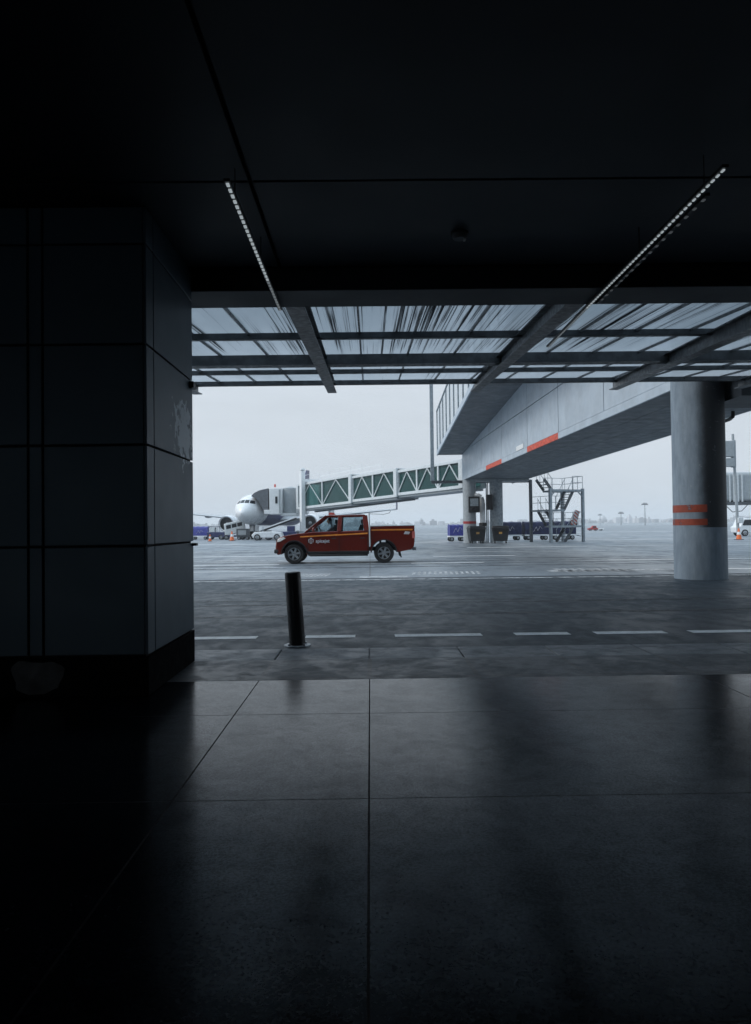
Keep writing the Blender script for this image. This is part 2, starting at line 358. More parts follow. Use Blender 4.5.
for x0, x1, y0, y1, mm in ((-9, -2.6, 23.4, 23.6, 'white_line'), (-12, -3.0, 25.4, 25.7, 'faded_line'), (-14, -3.4, 27.6, 27.9, 'white_line'), (-14, -3.3, 31, 31.4, 'faded_line'), (-17, -4, 36, 36.5, 'white_line'),
                           (-17, 2, 44, 44.6, 'faded_line'), (1.5, 4.2, 27.4, 27.7, 'white_line'), (2.8, 6.5, 33.3, 33.7, 'white_line'), (5.2, 8.7, 21.5, 22.2, 'faded_line'), (0.2, 30, 38.5, 39, 'faded_line'),
                           (8.9, 16, 21.7, 22.1, 'white_line'), (9, 22, 28.0, 28.4, 'white_line'), (-60, 60, 64, 64.9, 'white_line'), (-60, 90, 84, 85.2, 'faded_line'), (-90, 120, 130, 132, 'white_line'), (6, 24, 46, 46.6, 'white_line'),
                           (-.3, 1.0, 19.9, 20.6, 'faded_line')):
    mark('painted_line', mm, x0, x1, y0, y1, .006, am)
for y0, x0, x1, dy in ((11.2, -9, 14, .5), (12.9, -9, 14, .5), (14.2, -14, 3, -.6), (15.9, -14, 3, -.6)):
    MB().add([(x0, y0, .0065), (x1, y0+dy, .0065), (x1, y0+dy+.22, .0065), (x0, y0+.22, .0065)], [(0, 1, 2, 3)]).build('tyre_mark', 'dark_patch', road, smooth=False)
for y0, x0, x1, dy in ((24.4, -20, 16, 1.2), (26.1, -20, 16, 1.2), (29.2, -12, 30, -.8), (31, -12, 30, -.8), (40, -30, 30, 6), (42.5, -30, 30, 6)):
    MB().add([(x0, y0, .0045), (x1, y0+dy, .0045), (x1, y0+dy+.28, .0045), (x0, y0+.28, .0045)], [(0, 1, 2, 3)]).build('tyre_mark', 'dark_patch', am, smooth=False)
# pavement and kerb
pv = MB().box(-40, 40, 6.102, 7.06, .0, .117); tag(pv.build('pavement', 'pave', smooth=False), 'dark paving strip between the polished floor and the kerb', 'pavement', kind='structure')
kb = MB()
x = -36.02
while x < 36: kb.box(x+.004, x+.896, 7.064, 7.72, .0, .115); x += .9
tag(kb.build('kerb', 'kerb', bevel=.012, smooth=False), 'pale worn kerbstones along the edge of the road', 'kerb', kind='structure')

# ================================================================== TERMINAL HALL
tag(MB().box(-11.9, 11.9, -7.9, 6.1, -.1, .12).build('floor', 'floor', smooth=False), 'dark polished stone floor reflecting the daylight', 'floor', kind='structure')
cl = MB()
xs = [-11.9, -6.96, -.82, 6.2, 11.9]
ys = [-8, -2.3, .85, 2.6, 5.24, 6.99]
for i in range(len(xs)-1):
    for j in range(len(ys)-1):
        cl.box(xs[i]+.016, xs[i+1]-.016, ys[j]+.016, ys[j+1]-.016, 3.82, 3.86)
cl.box(-12, 12, -8, 7.05, 3.93, 4.1)
tag(cl.build('ceiling', 'ceiling', smooth=False), 'dark flat panel ceiling with narrow open joints', 'ceiling', kind='structure')
tb = thing('terminal_building', 'dark terminal building enclosing the hall, open towards the apron', 'building', (0, 7, 0))
W = (0, 7, 0)
MB(W).box(-30, 30, 7.055, 7.6, 3.62, 4.4).build('lintel', 'lintel', tb, bevel=.01)
MB(W).box(-30, 30, 6.99, 7.75, 4.41, 32).build('upper_facade', 'facade', tb)
MB(W).box(-30, 30, -8.4, 6.98, 4.41, 32.2).build('upper_storey', 'facade', tb)
MB(W).box(-12.3, -12, -8, 7.05, -.1, 3.92).build('side_wall', 'wall', tb); MB(W).box(12, 12.3, -8, 7.05, -.1, 3.92).build('side_wall', 'wall', tb)
for xa, xb, za, zb in ((-12.3, -10.5, -.1, 3.92), (-3.6, 12.3, -.1, 3.92), (-10.5, -3.6, 2.9, 3.92)): MB(W).box(xa, xb, -8.4, -8.01, za, zb).build('rear_wall', 'wall', tb)  # gap in the unseen rear wall added to light the pillar front
MB(W).box(-30, -4.71, 6.3, 7.04, .118, 3.81).build('front_wall', 'wall', tb); MB(W).box(7.5, 30, 6.3, 7.04, .118, 3.81).build('front_wall', 'wall', tb)

# clad pillar
P = (-3.2, 6.3, .12)
pl = thing('clad_pillar', 'massive dark panel clad pillar at the left with a peeling pale patch', 'pillar', P)
MB(P).box(-4.7, -1.69, 5.625, 7.03, .122, 3.815).build('core', 'core', pl, smooth=False)
c = MB((P[0], P[1], P[2]))
zj = [.42, 1.24, 2.0, 2.76, 3.52, 3.81]; g = .008
c = MB(P)
for z0, z1 in zip(zj[:-1], zj[1:]):
    for x0, x1 in ((-4.7, -3.64), (-3.64, -2.56), (-2.56, -2.45), (-2.45, -1.672)):
        c.box(x0+g, x1-(g if x1 < -1.7 else .022), 5.6, 5.622, z0+g, z1-g)
    c.box(-1.692, -1.67, 5.6, 5.79-g, z0+g, z1-g); c.box(-1.687, -1.67, 5.79+g, 7.05, z0+g, z1-g)
clad = c.build('cladding', 'pillar', pl, bevel=.004)
# the cladding keeps world-sized coordinates for its stain
for vtx in clad.data.vertices: vtx.co += Vector(P)
clad.location = -Vector(P)
MB(P).box(-4.7, -1.665, 5.595, 7.055, .121, .412).build('skirting', 'skirt', pl, bevel=.005)
q = MB(P); q.box(-1.669, -1.625, 6.98, 7.04, 1.205, 1.23); q.build('bracket', 'black', pl)
q = MB(P); q.box(-1.669, -1.63, 6.93, 7.04, 2.68, 2.74); q.build('bracket', 'steel', pl)

# LED strips below the ceiling and lintel
def ledstrip(x, d0, d1, seg, gap, w, label, two=False, far_from=7.65):
    t = thing('led_strip', label, 'light strip', (x, d0, 3.59), group=None)
    o = (x, d0, 3.59)
    h = MB(o).box(x-.02, x+.02, d0, d1, 3.592, 3.612)
    h.build('rail', 'black', t)
    y = d0+.3
    while y < 7.0: MB(o).tube((x, y, 3.61), (x, y, 3.825), .004, n=6).build('hanger', 'black', t); y += 1.2
    proto = MB(o).box(x-w, x+w, d0+.02, d0+.02+seg, 3.583, 3.5915).build('diode', 'led', t); y = seg+gap
    while d0+.02+y < d1-.03:
        c_ = proto.copy(); C.objects.link(c_); c_.location.y = y; y += seg+gap
        if d0+y > far_from:
            if 'far' not in locals(): far = proto.data.copy(); far.materials.clear(); far.materials.append(MT['ledfar'])
            c_.data = far
    if two:  # second rail and diode row stand in for the strip's dim reflection
        h = MB(o).box(x+.055, x+.085, d0+.4, 7.5, 3.592, 3.612); h.build('rail', 'black', t)
        proto = MB(o).box(x+.06, x+.08, d0+.45, d0+.45+seg, 3.585, 3.5915).build('diode', 'ledreflect', t); y = (seg+gap)*2
        while d0+.45+y < 7.45:
            c_ = proto.copy(); C.objects.link(c_); c_.location.y = y; y += (seg+gap)*2
    return t
ledstrip(-.895, 4.75, 7.6, .042, .042, .010, 'left lit dashed led strip hung under the dark ceiling', far_from=6.75)
ledstrip(2.26, 4.62, 9.3, .034, .036, .007, 'right lit led strip running on below the glass canopy', True)
sd = thing('ceiling_detector', 'small grey detector fixed to the dark ceiling', 'detector', (.78, 6.2, 3.82))
MB().lathe([(0, -.055), (.05, -.055), (.062, -.04), (.064, -.012)], n=20).build('cover', 'sensor', sd)
MB().lathe([(0, -.002), (.075, -.002), (.075, -.012), (.05, -.013)], n=20).build('mount', 'plastic', sd)
MB().box(.03, .05, -.02, .02, -.066, -.054).build('sensor_eye', 'lamp', sd)

q = MB(P); pts = []
for i in range(26):
    t = 2*math.pi*i/26; k = 1+.1*math.sin(3*t+.5)+.05*math.sin(7*t); ct_, st_ = math.cos(t), math.sin(t)
    pts.append((-2.495+.185*k*math.copysign(abs(ct_)**.6, ct_), .275+.118*k*math.copysign(abs(st_)**.6, st_)))
q.prism(pts, 5.589, 5.594); q.build('worn_plate', 'wornplate', pl, label='pale grey worn plate on the black skirting')

# ================================================================== GLASS CANOPY
cz = lambda y: 3.93+.08*(y-7.6)
K = (2, 7.7, 3.7)
cn = thing('glass_canopy', 'streaked glass canopy on dark steel beams projecting from the terminal', 'canopy', K)
CX0, CX1 = -4.72, 8.9
pur = [(7.75, .09, .07), (10.74, .09, .1), (12.84, .17, .13), (14.78, .08, .09), (16.62, .1, .1)]
for i, (y, h, w) in enumerate(pur):
    z = cz(y)
    MB(K).box(CX0, CX1, y-w/2, y+w/2, z-h-.006, z-.006).build('purlin', 'steel', cn, bevel=.006)
    if i == 2:   # lower flange of the wide purlins
        MB(K).box(CX0, CX1, y-w/2-.05, y+w/2+.05, z-h-.024, z-h-.009).build('purlin', 'steel', cn)
sx_ = [-.12+.8*k for k in range(-6, 12)]
ybay = [7.75]+[p[0] for p in pur[1:]]
def slab(mb, x0, x1, y0, y1, t0, t1):
    mb.hexa([(x0, y0, cz(y0)+t0), (x1, y0, cz(y0)+t0), (x1, y1, cz(y1)+t0), (x0, y1, cz(y1)+t0)],
            [(x0, y0, cz(y0)+t1), (x1, y0, cz(y0)+t1), (x1, y1, cz(y1)+t1), (x0, y1, cz(y1)+t1)])
for a, b_ in zip(sx_[:-1], sx_[1:]):
    for y0, y1 in zip(ybay[:-1], ybay[1:]):
        m_ = MB(); slab(m_, a+.008, b_-.008, y0+.008, y1-.008, .0, .010)
        p_ = m_.build('glass_pane', 'cglass', cn, smooth=False); p_.location = -Vector(K)
mu = MB(K)
for xx in sx_: slab(mu, xx-.012, xx+.012, 7.7, 16.66, -.035, .014)
mu.build('glazing_bars', 'steel', cn, smooth=False)
for bx, bf in ((-3.75, -3.9), (-.75, -.83), (2.15, 2.44), (4.7, 5.62), (7.4, 8.5)):
    m_ = MB(K); y0, y1 = 7.62, 17.0
    # I-section, web tapering to the tip
    def bq(w, a0, a1, b0, b1):
        m_.hexa([(bx-w, y0, cz(y0)+a0), (bx+w, y0, cz(y0)+a0), (bf+w, y1, cz(y1)+b0), (bf-w, y1, cz(y1)+b0)], [(bx-w, y0, cz(y0)+a1), (bx+w, y0, cz(y0)+a1), (bf+w, y1, cz(y1)+b1), (bf-w, y1, cz(y1)+b1)])
    bq(.09, -.075, -.055, -.075, -.055); bq(.012, -.275, -.076, -.225, -.076); bq(.1, -.297, -.276, -.247, -.226)
    m_.build('beam', 'steel', cn, smooth=False)

# ================================================================== BOLLARD
BL = at(297.5, 643, 8.62); BL.z = .004
bo = thing('bollard', 'leaning black steel bollard on a bolted base beside the kerb', 'bollard', BL)
lean = Matrix.Rotation(R(-3.3), 4, 'Y')
p_ = MB().lathe([(0, .85), (.078, .85), (.09, .84), (.0925, .825), (.0925, .42), (.0935, .41), (.0925, .40), (.0925, .012)], n=32).build('post', 'black', bo); p_.matrix_local = lean
MB().lathe([(.0, .014), (.15, .014), (.156, .009), (.156, 0)], n=28).build('base_plate', 'flange', bo)
for i in range(4):
    a = R(45+90*i); MB().lathe([(0, .034), (.014, .034), (.016, .03), (.016, .0145)], (math.cos(a)*.125, math.sin(a)*.125, 0), n=6).build('bolt', 'metal', bo)

# ================================================================== BIG COLUMN AND TRANSFER BEAM
CB = Vector((8.10, 18.25, 0)); RC = .612
co = thing('round_column', 'big round grey column with two worn red bands beside the road', 'column', CB)
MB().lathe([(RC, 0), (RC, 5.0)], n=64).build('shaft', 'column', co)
for z0, z1 in ((1.62, 1.80), (1.31, 1.46)):
    m_ = MB(); m_.lathe([(RC+.003, z0), (RC+.003, z1)], n=64, a0=R(95), a1=R(262)); m_.build('red_band', 'redband', co)
tr = thing('transfer_beam', 'dark concrete beam block resting on the round column', 'beam', (11, 18.25, 5.01))
MB((11, 18.25, 5.01)).box(8.35, 22, 17.1, 20.3, 5.02, 8.2).build('upper_block', 'lintel', tr)
MB((11, 18.25, 5.01)).box(8.72, 22, 17.3, 19.2, 4.33, 5.0).build('lower_block', 'lintel', tr)

# ================================================================== FIXED WALKWAY BRIDGE
X1, X2, ZB = 8.46, 12.7, 5.04
O = (10.5, 40, ZB)
fb = thing('fixed_walkway_bridge', 'pale clad passenger walkway raised over the apron on round columns', 'walkway', O)
jd = [20.4, 26.0, 31.8, 37.5, 44.0, 51.0, 60.0]
x1 = lambda d: 8.36-.0223*(d-20.9)
def face(mb, off0, off1, a, b_, z0, z1):
    mb.hexa([(x1(a)+off0, a, z0), (x1(a)+off1, a, z0), (x1(b_)+off1, b_, z0), (x1(b_)+off0, b_, z0)], [(x1(a)+off0, a, z1), (x1(a)+off1, a, z1), (x1(b_)+off1, b_, z1), (x1(b_)+off0, b_, z1)])
m_ = MB(O)
for a, b_ in zip(jd[:-1], jd[1:]):
    for z0, z1 in ((5.33, 7.26), (7.30, 9.6)): face(m_, 0, .06, a+.03, b_-.03, z0, z1)
m_.build('side_cladding', 'clad', fb, smooth=False)
def shell(mb, o0, o1, z0, z1, y0=20.4, ya=59.9, yb=66):
    mb.hexa([(x1(y0)+o0, y0, z0), (X2-o1, y0, z0), (X2-o1, yb, z0), (x1(ya)+o0, ya, z0)], [(x1(y0)+o0, y0, z1), (X2-o1, y0, z1), (X2-o1, yb, z1), (x1(ya)+o0, ya, z1)])
m_ = MB(O); shell(m_, .062, .062, ZB+.09, 9.5); m_.build('inner_shell', 'gap', fb, smooth=False)
MB(O).box(X2-.06, X2, 20.4, 66.1, ZB+.02, 9.6).build('side_cladding', 'clad', fb, smooth=False)
m_ = MB(O); m_.hexa([(x1(60)+.062, 59.91, ZB+.09), (X2-.062, 66.01, ZB+.09), (X2-.062, 66.1, ZB+.09), (x1(60)+.062, 60, ZB+.09)], [(x1(60)+.062, 59.91, 9.5), (X2-.062, 66.01, 9.5), (X2-.062, 66.1, 9.5), (x1(60)+.062, 60, 9.5)]); m_.build('end_panel', 'clad', fb, smooth=False)
for a, b_ in ((20.4, 31.8), (37.5, 44.0), (49.2, 60)):
    m_ = MB(O); face(m_, -.02, .058, a+.006, b_-.006, ZB, 5.31); m_.build('lower_trim', 'clad', fb, smooth=False)
for a, b_ in ((31.8, 37.5), (44.0, 49.2)):
    m_ = MB(O); face(m_, -.02, .058, a+.006, b_-.006, ZB, 5.31); m_.build('red_trim', 'red', fb, smooth=False)
us = MB(O)
uy = [20.4+3.3*k for k in range(13)]
def lerpx(d, k): return x1(d)+.07+(X2-.07-x1(d)-.07)*k
for i in range(4):
    for c0, c1 in zip(uy[:-1], uy[1:]):
        ca, cb = c0+.012, c1-.012; q0 = [(lerpx(ca, i/4)+.012, ca), (lerpx(ca, (i+1)/4)-.012, ca), (lerpx(cb, (i+1)/4)-.012, cb), (lerpx(cb, i/4)+.012, cb)]
        us.hexa([(x_, y_, ZB+.01) for x_, y_ in q0], [(x_, y_, ZB+.06) for x_, y_ in q0])
us.build('underside_panels', 'under', fb, smooth=False)
m_ = MB(O); face(m_, -.028, -.002, 38.3, 40.0, 5.34, 5.58); m_.build('notice_plate', 'white', fb)
for px in (470.0, 496.8):
    p = at(px, 543, 59.2)
    m_ = MB(O); m_.lathe([(.52, 0), (.52, ZB-.002)], (p.x, p.y, 0), n=28); sh = m_.build('support_column', 'grey' if px < 480 else 'steel2', fb)
    if px < 480: MB(O).lathe([(.523, 1.52), (.523, 1.72)], (p.x, p.y, 0), n=28).build('red_band', 'darkred', sh)
m_ = MB(O); m_.box(7.7, X2-.1, 58.7, 59.7, ZB-.2, ZB-.003); m_.build('cross_head', 'grey', fb)
# pipe loop under the deck at the near right
m_ = MB(O); m_.path([(11.9, 24.2, 5.0), (11.9, 24.2, 4.83), (11.98, 24.6, 4.79), (12.2, 27.5, 4.79), (12.3, 27.7, 4.9)], .06); m_.build('pipe', 'plastic', fb)
# ramp running beside it
O2 = (7, 45, 8)
rp = thing('upper_ramp', 'upper ramp deck with glazed railing descending beside the walkway bridge', 'ramp', O2)
rz = lambda y: 7.1+.073*(60-y)
def rs(mb, x0, x1, y0, y1, t0, t1):
    mb.hexa([(x0, y0, rz(y0)+t0), (x1, y0, rz(y0)+t0), (x1, y1, rz(y1)+t0), (x0, y1, rz(y1)+t0)], [(x0, y0, rz(y0)+t1), (x1, y0, rz(y0)+t1), (x1, y1, rz(y1)+t1), (x0, y1, rz(y1)+t1)])
XL = 5.44
m_ = MB(O2); ya, yb = 22, 60; m_.hexa([(XL+.09, ya, rz(ya)), (x1(ya)-.005, ya, rz(ya)), (x1(yb)-.005, yb, rz(yb)), (XL+.09, yb, rz(yb))], [(XL+.09, ya, rz(ya)+.25), (x1(ya)-.005, ya, rz(ya)+.25), (x1(yb)-.005, yb, rz(yb)+.25), (XL+.09, yb, rz(yb)+.25)]); m_.build('deck', 'under', rp, smooth=False)
m_ = MB(O2); rs(m_, XL, XL+.085, 22, 60.05, -.03, .34); m_.build('edge_fascia', 'clad', rp, smooth=False)
for k in range(14):
    y = 59.9-2.4*k; MB(O2).box(XL+.01, XL+.09, y-.05, y+.05, rz(y)+.345, rz(y)+3.5).build('mullion', 'steel2', rp, smooth=False)
m_ = MB(O2); rs(m_, XL+.005, XL+.1, 22, 60.05, 3.5, 3.62); m_.build('top_rail', 'steel2', rp, smooth=False)
m_ = MB(O2); rs(m_, XL+.045, XL+.057, 22.1, 60, .346, 3.49); m_.build('glazing', 'clear', rp, smooth=False)
pa = at(432.5, 480, 60.3); pb = at(431.5, 384, 60.3)
m_ = MB(O2); m_.box(pa.x-.14, pa.x+.14, 60.2, 60.5, 5.05, 13.2); m_.build('corner_post', 'steel2', rp, bevel=.01)
pc = at(531, 479, 60.3)
m_ = MB(O2); m_.box(pa.x-.1, pc.x, 60.22, 60.46, ZB+.0-.22, ZB-.005+.02); m_.build('tie_beam', 'steel', rp)

# ================================================================== STAIR TOWER
th = R(25); F0 = at(551, 543, 57.5); F0.z = 0
st = thing('stair_tower', 'grey open steel stair tower with red banded posts under the walkway', 'stairs', F0, th)
LA, WB_ = 3.2, 2.45; Z1, Z2, Z3, Z4 = 1.30, 2.55, 4.12, 5.0
def post(a, b_, z1, mm='steel2', w=.2):
    return MB().box(a-w/2, a+w/2, b_-w/2, b_+w/2, 0, z1).build('post', mm, st, bevel=.008)
posts = [post(0, 0, 4.2), post(LA, 0, 4.2), post(LA, WB_, 4.2), post(0, WB_, 5.0, 'steel', .2)]
for pp, a in ((posts[0], 0), (posts[1], LA)):
    MB().box(a-.08, a+.08, -.08, .08, 1.45, 2.25 if a else 1.9).build('red_sleeve', 'darkred', pp)
def deck(a0, a1, b0, b1, z): MB().box(a0, a1, b0, b1, z-.14, z).build('landing', 'steel2', st, bevel=.005)
deck(2.4, LA-.08, .08, 1.2, Z1); deck(1.3, LA-.08, 1.22, WB_-.08, Z1)
deck(.08, 1.5, .08, 1.2, Z2); deck(.11, .6, 1.22, WB_-.11, Z2)
deck(2.4, LA-.08, .08, 1.2, Z3); deck(1.15, LA-.08, 1.22, WB_-.08, Z3)
m_ = MB()
for z in (Z1, Z3):
    m_.box(.08, LA-.08, -.05, .05, z-.16, z); m_.box(LA-.05, LA+.05, .08, WB_-.08, z-.16, z)
m_.box(-.05, .05, .08, WB_-.11, Z2-.13, Z2)
for a in (.08, LA-.08): m_.bar((a, 0, Z3-.5), (a+(.4 if a < 1 else -.4), 0, Z3-.16), .08, .08)
m_.build('frame_beams', 'steel2', st, smooth=False)
def flight(a0, z0, a1, z1, b0, b1):
    s_ = MB()
    for b_ in (b0+.03, b1-.03): s_.bar((a0, b_, z0), (a1, b_, z1), .05, .24)
    fl = s_.build('flight', 'steel', st, smooth=False)
    n = max(3, round(abs(z1-z0)/.2)); t_ = MB()
    for i in range(1, n):
        k = i/n; a = a0+(a1-a0)*k; z = z0+(z1-z0)*k; t_.box(a-.12, a+.12, b0+.06, b1-.06, z-.02, z+.02)
    t_.build('treads', 'steel', fl, smooth=False)
    h = MB(); dz = .95
    for b_ in (b0+.03, b1-.03):
        h.tube((a0, b_, z0+dz), (a1, b_, z1+dz), .022, n=6)
        for k in (.05, .5, .95):
            a = a0+(a1-a0)*k; z = z0+(z1-z0)*k; h.tube((a, b_, z+.1), (a, b_, z+dz), .016, n=6)
    h.build('handrail', 'steel2', fl)
flight(1.45, 0, 2.42, Z1, .1, 1.18); flight(1.35, Z1, .55, Z2, 1.26, 2.33); flight(1.45, Z2, 2.42, Z3, .1, 1.18); flight(1.2, Z3, .45, Z4, 1.26, 2.33)
h = MB()
for z in (Z1, Z3):
    for pts in ([(2.2, 0), (LA, 0), (LA, WB_), (1.3, WB_)],):
        for hh in (.55, 1.05):
            h.path([(a, b_, z+hh) for a, b_ in pts], .022, 6)
        for a, b_ in pts+[(2.7, 0), (LA, 1.2), (2.2, WB_)]: h.tube((a, b_, z), (a, b_, z+1.05), .022, n=6)
for hh in (.55, 1.05): h.path([(1.0, 0, Z2+hh), (0, 0, Z2+hh), (0, WB_, Z2+hh)], .022, 6)
for a, b_ in ((1.0, 0), (.5, 0), (0, 1.2)): h.tube((a, b_, Z2), (a, b_, Z2+1.05), .022, n=6)
h.build('guard_rail', 'steel2', st)
# barrier board leaning on the first landing
cs, sn = math.cos(th), math.sin(th)
def tw(a, b_, z): return Vector((F0.x+a*cs-b_*sn, F0.y+a*sn+b_*cs, z))
bb = tw(2.75, .35, Z1)
m_ = MB(); m_.bar((-.22, .0, .0), (.18, .05, 1.15), .04, .42, up=(1, 0, 0))
o = m_.build('barrier_board', 'stripes'); o.location = bb+Vector((0, 0, .02)); tag(o, 'red and white striped barrier board leaning on the stair landing', 'barrier')
sb = tw(2.85, .85, Z1); o = MB().lathe([(0, .0), (.26, 0), (.3, .08), (.29, .3), (.2, .42), (.05, .46), (0, .46)], n=16).build('rubbish_sack', 'plastic'); o.location = sb+Vector((.1, 0, .003)); tag(o, 'black sack resting on the stair landing beside the striped board', 'sack')

# ================================================================== EQUIPMENT BETWEEN THE SUPPORT COLUMNS
pc1 = at(470, 543, 59.2); e = Vector((pc1.x+.25, 58.62, 2.4))
ec = thing('electrical_cabinet', 'dark electrical cabinet fixed to the left support column', 'cabinet', e)
MB().box(-.42, .45, -.3, .0, 0, 1.25).build('case', 'plastic', ec, bevel=.02)
MB().box(-.3, .33, -.32, -.301, .5, 1.1).build('panel', 'steel2', ec); MB().lathe([(0, -.36), (.1, -.36), (.13, -.302)], (0, 0, .3), axis='y', n=16).build('dial', 'black', ec)
e2 = Vector((at(489, 500, 58.6).x, 58.6, 2.6))
MBX = MB().box(-.2, .25, -.25, .1, 0, 1.2); o = MBX.build('meter_box', 'plastic', bevel=.02); o.location = e2; tag(o, 'slim black meter box hung between the two support columns', 'meter box')
du = thing('air_duct', 'white bent air duct pipe between the two support columns', 'duct', (at(483, 540, 58.9).x, 58.9, 0))
m_ = MB(); m_.path([(0, 0, .12), (0, 0, 3.2), (-.12, 0, 3.6), (-.42, 0, 3.75), (-.62, 0, 3.72)], .21, 14); m_.build('pipe', 'white', du)
m_ = MB(); m_.box(-.35, .35, -.3, .3, 0, .12); m_.build('base', 'steel2', du); m_ = MB(); m_.lathe([(.23, 1.3), (.3, 1.35), (.3, 1.55), (.23, 1.6)], n=16); m_.build('collar', 'plastic', du)
m_ = MB(); m_.tube((.33, .1, 0), (.33, .1, 4.7), .05); m_.tube((.45, .1, 0), (.45, .1, 4.9), .04); m_.build('conduit', 'steel2', du)

def make_bin(label, loc, rz):
    t = thing('wheeled_bin', label, 'bin', loc, rz)
    m_ = MB(); m_.hexa([(-.52, -.4, .17), (.52, -.4, .17), (.52, .4, .17), (-.52, .4, .17)], [(-.64, -.5, 1.12), (.64, -.5, 1.12), (.64, .5, 1.12), (-.64, .5, 1.12)]); m_.build('tub', 'bin', t, bevel=.03)
    m_ = MB(); m_.hexa([(-.68, -.54, 1.125), (.68, -.54, 1.125), (.68, .54, 1.125), (-.68, .54, 1.125)], [(-.6, -.42, 1.34), (.6, -.42, 1.34), (.6, .46, 1.34), (-.6, .46, 1.34)]); m_.build('lid', 'bin', t, bevel=.05)
    for x in (-.42, .42):
        for y in (-.32, .32): MB().lathe([(0, -.035), (.1, -.035), (.1, .035), (0, .035)], (x, y, .1), axis='x', n=14).build('wheel', 'rubber', t)
    MB().box(-.12, .12, -.475, -.44, .72, .88).build('sticker', 'binlogo', t)
    MB().tube((-.5, -.5, 1.0), (.5, -.52, 1.0), .025, n=6).build('handle', 'plastic', t)
    return t
p = at(476.5, 543.5, 57.3); make_bin('black wheeled bin under the left support column, lid shut', (p.x, 57.3, 0), R(6))
p = at(500.5, 543.5, 56.9); make_bin('black wheeled bin in front of the right support column', (p.x, 56.9, 0), R(-8))

# ================================================================== BAGGAGE CARTS
def make_cart(label, loc, rz, group, body='navytarp', L=2.3, H=1.15, frame='white'):
    t = thing('baggage_cart', label, 'baggage cart', loc, rz, group)
    MB().box(-L/2, L/2, -.7, .7, .38, .5).build('bed', frame, t, bevel=.01)
    m_ = MB(); nx = 10
    vs = []; 
    prof = [(-.68, .505), (-.70, .5+H*.6), (-.6, .5+H*.93), (-.25, .5+H), (.25, .5+H*1.02), (.6, .5+H*.93), (.70, .5+H*.6), (.68, .505)]
    for i in range(nx+1):
        x = -L/2+.04+(L-.08)*i/nx; w = 1-.05*math.sin(math.pi*i/nx*3)**2
        vs += [(x, y*w, z-.04*math.sin(math.pi*i/nx*3)**2*(z > 1)) for y, z in prof]
    n = len(prof); fs = []
    for i in range(nx):
        for j in range(n): fs.append((i*n+j, i*n+(j+1) % n, (i+1)*n+(j+1) % n, (i+1)*n+j))
    fs += [tuple(range(n)), tuple(reversed(range(nx*n, nx*n+n)))]
    m_.add(vs, fs).build('cover', body, t)
    for x in (-L*.34, L*.34):
        for y in (-.55, .55):
            w_ = MB().lathe([(0, -.07), (.13, -.07), (.15, -.09), (.19, -.09), (.21, -.06), (.21, .06), (.19, .09), (.15, .09), (.13, .07), (0, .07)], (x, y, .21), axis='y', n=16).build('wheel', 'rubber', t)
            MB().lathe([(0, -.095), (.09, -.092), (.12, -.08)], (x, y, .21), axis='y', n=12).build('rim', 'alloy', w_)
    MB().bar((L/2, 0, .42), (L/2+.6, 0, .3), .06, .06).build('tow_bar', 'steel', t)
    # scrawled white marking on the cover
    s_ = MB(); pts = [(-.35, .75), (-.1, 1.2), (.05, .85), (.25, 1.25), (.45, 1.0)]
    for (a, z), (c_, z2) in zip(pts[:-1], pts[1:]): s_.bar((a, -.712, z), (c_, -.712, z2), .012, .04, up=(0, 1, 0))
    s_.build('painted_emblem', 'lettering', t)
    return t
G1 = 'navy covered baggage carts behind the stair tower'
for i, (px, lb) in enumerate(((508, 'navy covered baggage cart close behind the right wheeled bin'), (535.5, 'middle navy baggage cart seen behind the stair tower posts'), (562, 'navy covered baggage cart at the right end behind the stair tower'))):
    p = at(px, 540, 68); make_cart(lb, (p.x, 68, 0), R(2), G1, H=1.18)
p = at(456, 540, 66); make_cart('bright blue baggage cart left of the support columns', (p.x, 66, 0), R(3), None, 'bluecrate', 1.35, 1.0)
p = at(200.5, 541, 97); make_cart('purple blue baggage cart at the far left beside the dark pillar', (p.x, 97, 0), 0, 'baggage carts beside the aircraft', 'bluecrate', 2.2, 1.2)
p = at(176, 541, 98); make_cart('purple blue baggage cart hidden behind the dark pillar', (p.x, 98, 0), 0, 'baggage carts beside the aircraft', 'bluecrate', 2.2, 1.2)

def wheel(t, x, y, r, w=.22, name='wheel', side=-1):
    k = w/2
    o = MB().lathe([(r*.62, -k*.9), (r*.9, -k), (r*.98, -k*.7), (r, -k*.3), (r, k*.3), (r*.98, k*.7), (r*.9, k), (r*.62, k*.9), (r*.6, k*.2), (0, k*.2), (0, -k*.1), (r*.6, -k*.1), (r*.62, -k*.9)], (x, y, r), axis='y', n=36).build(name, 'rubber', t)
    q = MB(); q.lathe([(r*.63, -k*.92), (r*.59, -k*.93), (r*.56, -k*.6)], (x, y, r), axis='y', n=28); q.lathe([(r*.63, k*.92), (r*.58, k*.5), (0, k*.2)], (x, y, r), axis='y', n=28)
    for i in range(6):
        a = 2*math.pi*i/6+.2
        q.bar((x+math.cos(a)*r*.1, y-k*.55, r+math.sin(a)*r*.1), (x+math.cos(a)*r*.6, y-k*.78, r+math.sin(a)*r*.6), r*.2, .03, up=(0, 1, 0))
    q.lathe([(0, -k*.85), (r*.13, -k*.8), (r*.17, -k*.4)], (x, y, r), axis='y', n=14)
    q.build('rim', 'alloy', o)
    return o

